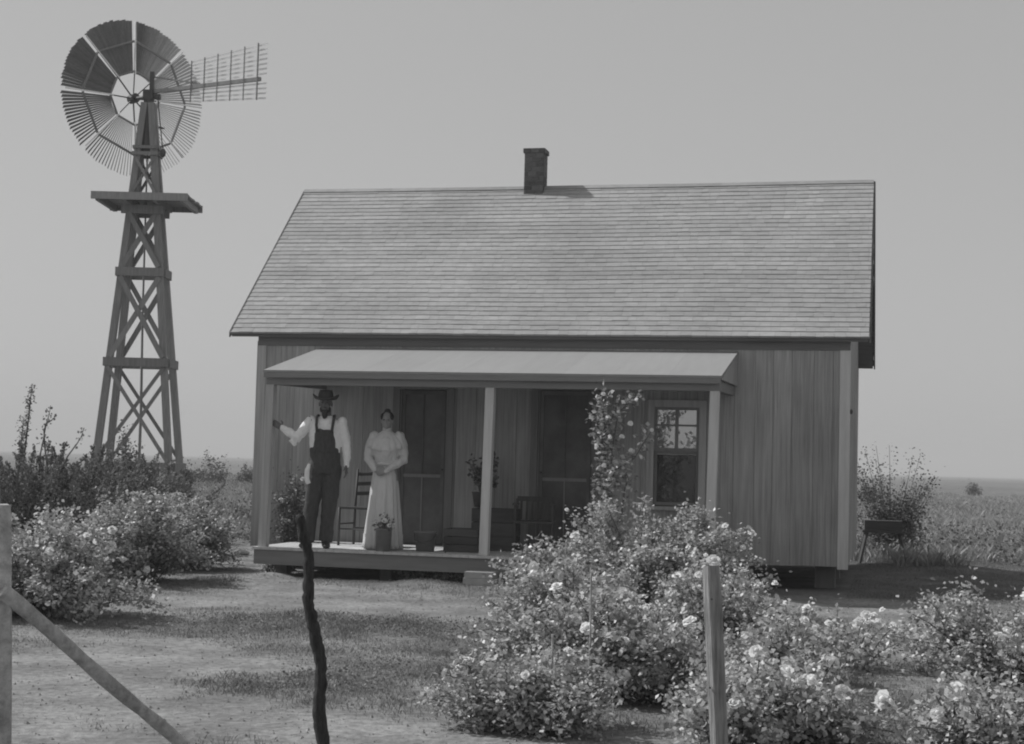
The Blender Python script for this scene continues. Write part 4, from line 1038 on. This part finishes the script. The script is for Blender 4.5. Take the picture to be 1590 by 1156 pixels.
# rag in the pocket
m_ = MB(); m_.tube([(-.17, -.10, .97), (-.185, -.13, .90), (-.19, -.12, .80), (-.165, -.12, .74)], [(.02, .02), (.03, .02), (.034, .018), (.03, .01)], 10, ref=(1, 0, 0)); fuse(m_, 'pocket_rag', M['shirt'], man, .008, 2, folds(.006, 30, 20))
for an, ox in ((an_r, -.04), (an_l, .03)):
    m_ = MB(); m_.tube([an + Vector((0, .05, -.037)), an + Vector((ox * .4, -.05, -.035)), an + Vector((ox, -.15, -.045)), an + Vector((ox * 1.1, -.19, -.052))], [(.045, .040), (.050, .040), (.048, .030), (.03, .022)], 12, ref=(1, 0, 0)); m_.limb([an + Vector((0, .01, .05)), an + Vector((0, .01, -.02))], [.052, .05]); fuse(m_, 'boot', M['leather'], man, .008, 3)
# hat with rolled brim
m_ = MB(); c = Vector(HC) + Vector((0, .0, .055)); n = 36; prof = [(.088, -.012, 0), (.125, -.012, .3), (.148, .0, 1.0), (.155, .012, 1.35), (.150, .018, 1.35), (.120, .000, .3), (.092, .005, 0), (.086, .06, 0), (.072, .10, 0), (.03, .105, 0), (0, .09, 0)]
vs = []; fs = []
for rr_, zz, rl in prof:
    for k in range(n):
        a = 2 * math.pi * k / n; lift = rl * .030 * abs(math.cos(a)) ** 2 - rl * .012 * abs(math.sin(a))
        vs.append(c + Vector((rr_ * math.cos(a) * (1.0), rr_ * math.sin(a) * 1.05, zz + lift)))
for i in range(len(prof) - 1):
    for k in range(n): fs.append((i*n+k, i*n+(k+1) % n, (i+1)*n+(k+1) % n, (i+1)*n+k))
m_.add(vs, fs, .5); m_.build('hat', M['felt'], man, True)

# --- the woman in a long light dress, hands clasped
wp_ = onT(600, 700, -1.38); wom = put('person', wp_[0], -1.38, FZ, 0, 'standing woman in a long pale dress with puffed shoulders and clasped hands', 'person')
wom.rotation_euler = (0, 0, R(-4)); K = .895
b = MB()
def S(*p): return Vector(p) * K
WHC = S(0, -.02, 1.68)
shr, elr, wrr = S(-.17, 0, 1.47), S(-.235, .0, 1.17), S(-.12, -.16, 1.04)
shl, ell, wll = S(.17, 0, 1.47), S(.235, .0, 1.17), S(.03, -.18, 1.02)
b.tube([S(0, 0, .90), S(0, 0, 1.0), S(0, 0, 1.14), S(0, -.01, 1.33), S(0, .01, 1.46), S(0, .01, 1.52)], [(.15, .11), (.14, .10), (.105, .085), (.14, .105), (.15, .08), (.06, .055)], 18, ref=(1, 0, 0))
b.tube([S(0, .01, 1.48), S(0, 0, 1.58), S(0, 0, 1.63)], [.046, .042, .044], 12); head(b, WHC, .205)
b.limb([shr, elr, wrr], [.042, .033, .022]); b.limb([shl, ell, wll], [.042, .033, .022])
for sx in (-1, 1):
    b.limb([S(sx * .08, 0, .93), S(sx * .08, -.02, .5), S(sx * .08, .01, .08)], [.075, .05, .035]); b.tube([S(sx * .08, .03, .035), S(sx * .09, -.13, .025)], [(.032, .03), (.03, .018)], 10)
hand(b, wrr, (.9, -.15, -.35), (0, 1, 0), (0, 0, 1), .6, .07); hand(b, wll, (-.95, -.05, -.2), (0, 1, 0), (0, 0, 1), .6, .07)
fuse(b, 'body', M['skin'], wom, .0065, 3); eyes(WHC, wom, .91)
b = MB(); b.ball(WHC + Vector((0, .025, .045)), .078, .085, .068, 16, 10); b.ball(WHC + Vector((0, .02, .115)), .038, .038, .028)
for s_ in (-1, 1): b.ball(WHC + Vector((s_ * .055, -.012, .045)), .024, .05, .04)
fuse(b, 'hair', M['hair'], wom, .006, 2, folds(.003, 60, 60))
# bodice with sleeves
b = MB()
b.tube([S(0, 0, 1.08), S(0, 0, 1.14), S(0, -.02, 1.30), S(0, -.005, 1.42), S(0, .01, 1.50), S(0, .005, 1.555)], [(.135, .115), (.125, .105), (.165, .14), (.185, .12), (.10, .075), (.052, .052)], 20, ref=(1, 0, 0))
for sh_, e_, w_ in ((shr, elr, wrr), (shl, ell, wll)):
    b.limb([sh_, sh_.lerp(e_, .35), sh_.lerp(e_, .75), e_, e_.lerp(w_, .5), w_], [.066, .078, .068, .055, .045, .032])
fuse(b, 'bodice', M['dress'], wom, .008, 3, folds(.014, 16, 8, 3))
# ruffle over the shoulders
m_ = MB(); n = 96; vs = []; fs = []
for i, (rx_, ry_, zz) in enumerate(((.075, .07, 1.535), (.13, .105, 1.505), (.20, .135, 1.465), (.245, .16, 1.415), (.265, .175, 1.355), (.258, .170, 1.352), (.238, .152, 1.41))):
    for k in range(n):
        a = 2 * math.pi * k / n; q = 1 + (.05 * math.sin(a * 16) * (i / 5) if i < 6 else 0); dz = -.075 * abs(math.sin(a)) ** 1.5 * (i / 4 if i < 5 else 1)
        vs.append(S(rx_ * q * math.cos(a), ry_ * q * math.sin(a), zz + dz))
for i in range(6):
    for k in range(n): fs.append((i*n+k, i*n+(k+1) % n, (i+1)*n+(k+1) % n, (i+1)*n+k))
m_.add(vs, fs, .5); m_.build('ruffle', M['dress'], wom, True)
m_ = MB(); vs = []; fs = []; n = 144; lev_ = [(1.12, .118, .10), (1.06, .150, .125), (.98, .175, .145), (.8, .20, .165), (.55, .222, .20), (.3, .245, .225), (.08, .262, .24), (.012, .268, .245), (.012, .26, .235), (.2, .26, .23)]
for i, (zz, rx_, ry_) in enumerate(lev_):
    for k in range(n):
        a = 2 * math.pi * k / n; amp = min(1, max(0, (1.1 - zz))) * .12; q = 1 + amp * (.6 * math.sin(a * 13 + 1) + .5 * math.sin(a * 7 + zz * 1.2) + .3 * math.sin(a * 23 + 2)); vs.append(S(rx_ * .92 * q * math.cos(a) - .01, ry_ * q * math.sin(a), zz))
for i in range(len(lev_) - 1):
    for k in range(n): fs.append((i*n+k, i*n+(k+1) % n, (i+1)*n+(k+1) % n, (i+1)*n+k))
m_.add(vs, fs, .5); m_.build('skirt', M['dress'], wom, True)
m_ = MB(); m_.tube([S(0, 0, 1.095), S(0, 0, 1.13)], [(.132, .113), (.130, .111)], 24, ref=(1, 0, 0)); m_.build('belt', M['dress'], wom, True)
m_ = MB(); m_.tube([S(0, .005, 1.545), S(0, .0, 1.59)], [(.053, .052), (.050, .05)], 16); m_.build('collar', M['dress'], wom, True)

# thin dusty air over the plain
mb = MB(); mb.box(-5000, 5000, -100, 9800, -3, 30); hz = mb.build('haze', M['stone']); tag(hz, kind='stuff')
hm = bpy.data.materials.new('haze'); hm.use_nodes = True; t = hm.node_tree; t.nodes.clear()
o_ = t.nodes.new('ShaderNodeOutputMaterial'); pv = t.nodes.new('ShaderNodeVolumePrincipled'); pv.inputs['Density'].default_value = .0012; pv.inputs['Color'].default_value = (.9, .9, .9, 1)
t.links.new(pv.outputs[0], o_.inputs['Volume']); hz.data.materials.clear(); hz.data.materials.append(hm)
tag(hz, 'thin dusty haze in the air over the plain', 'haze')
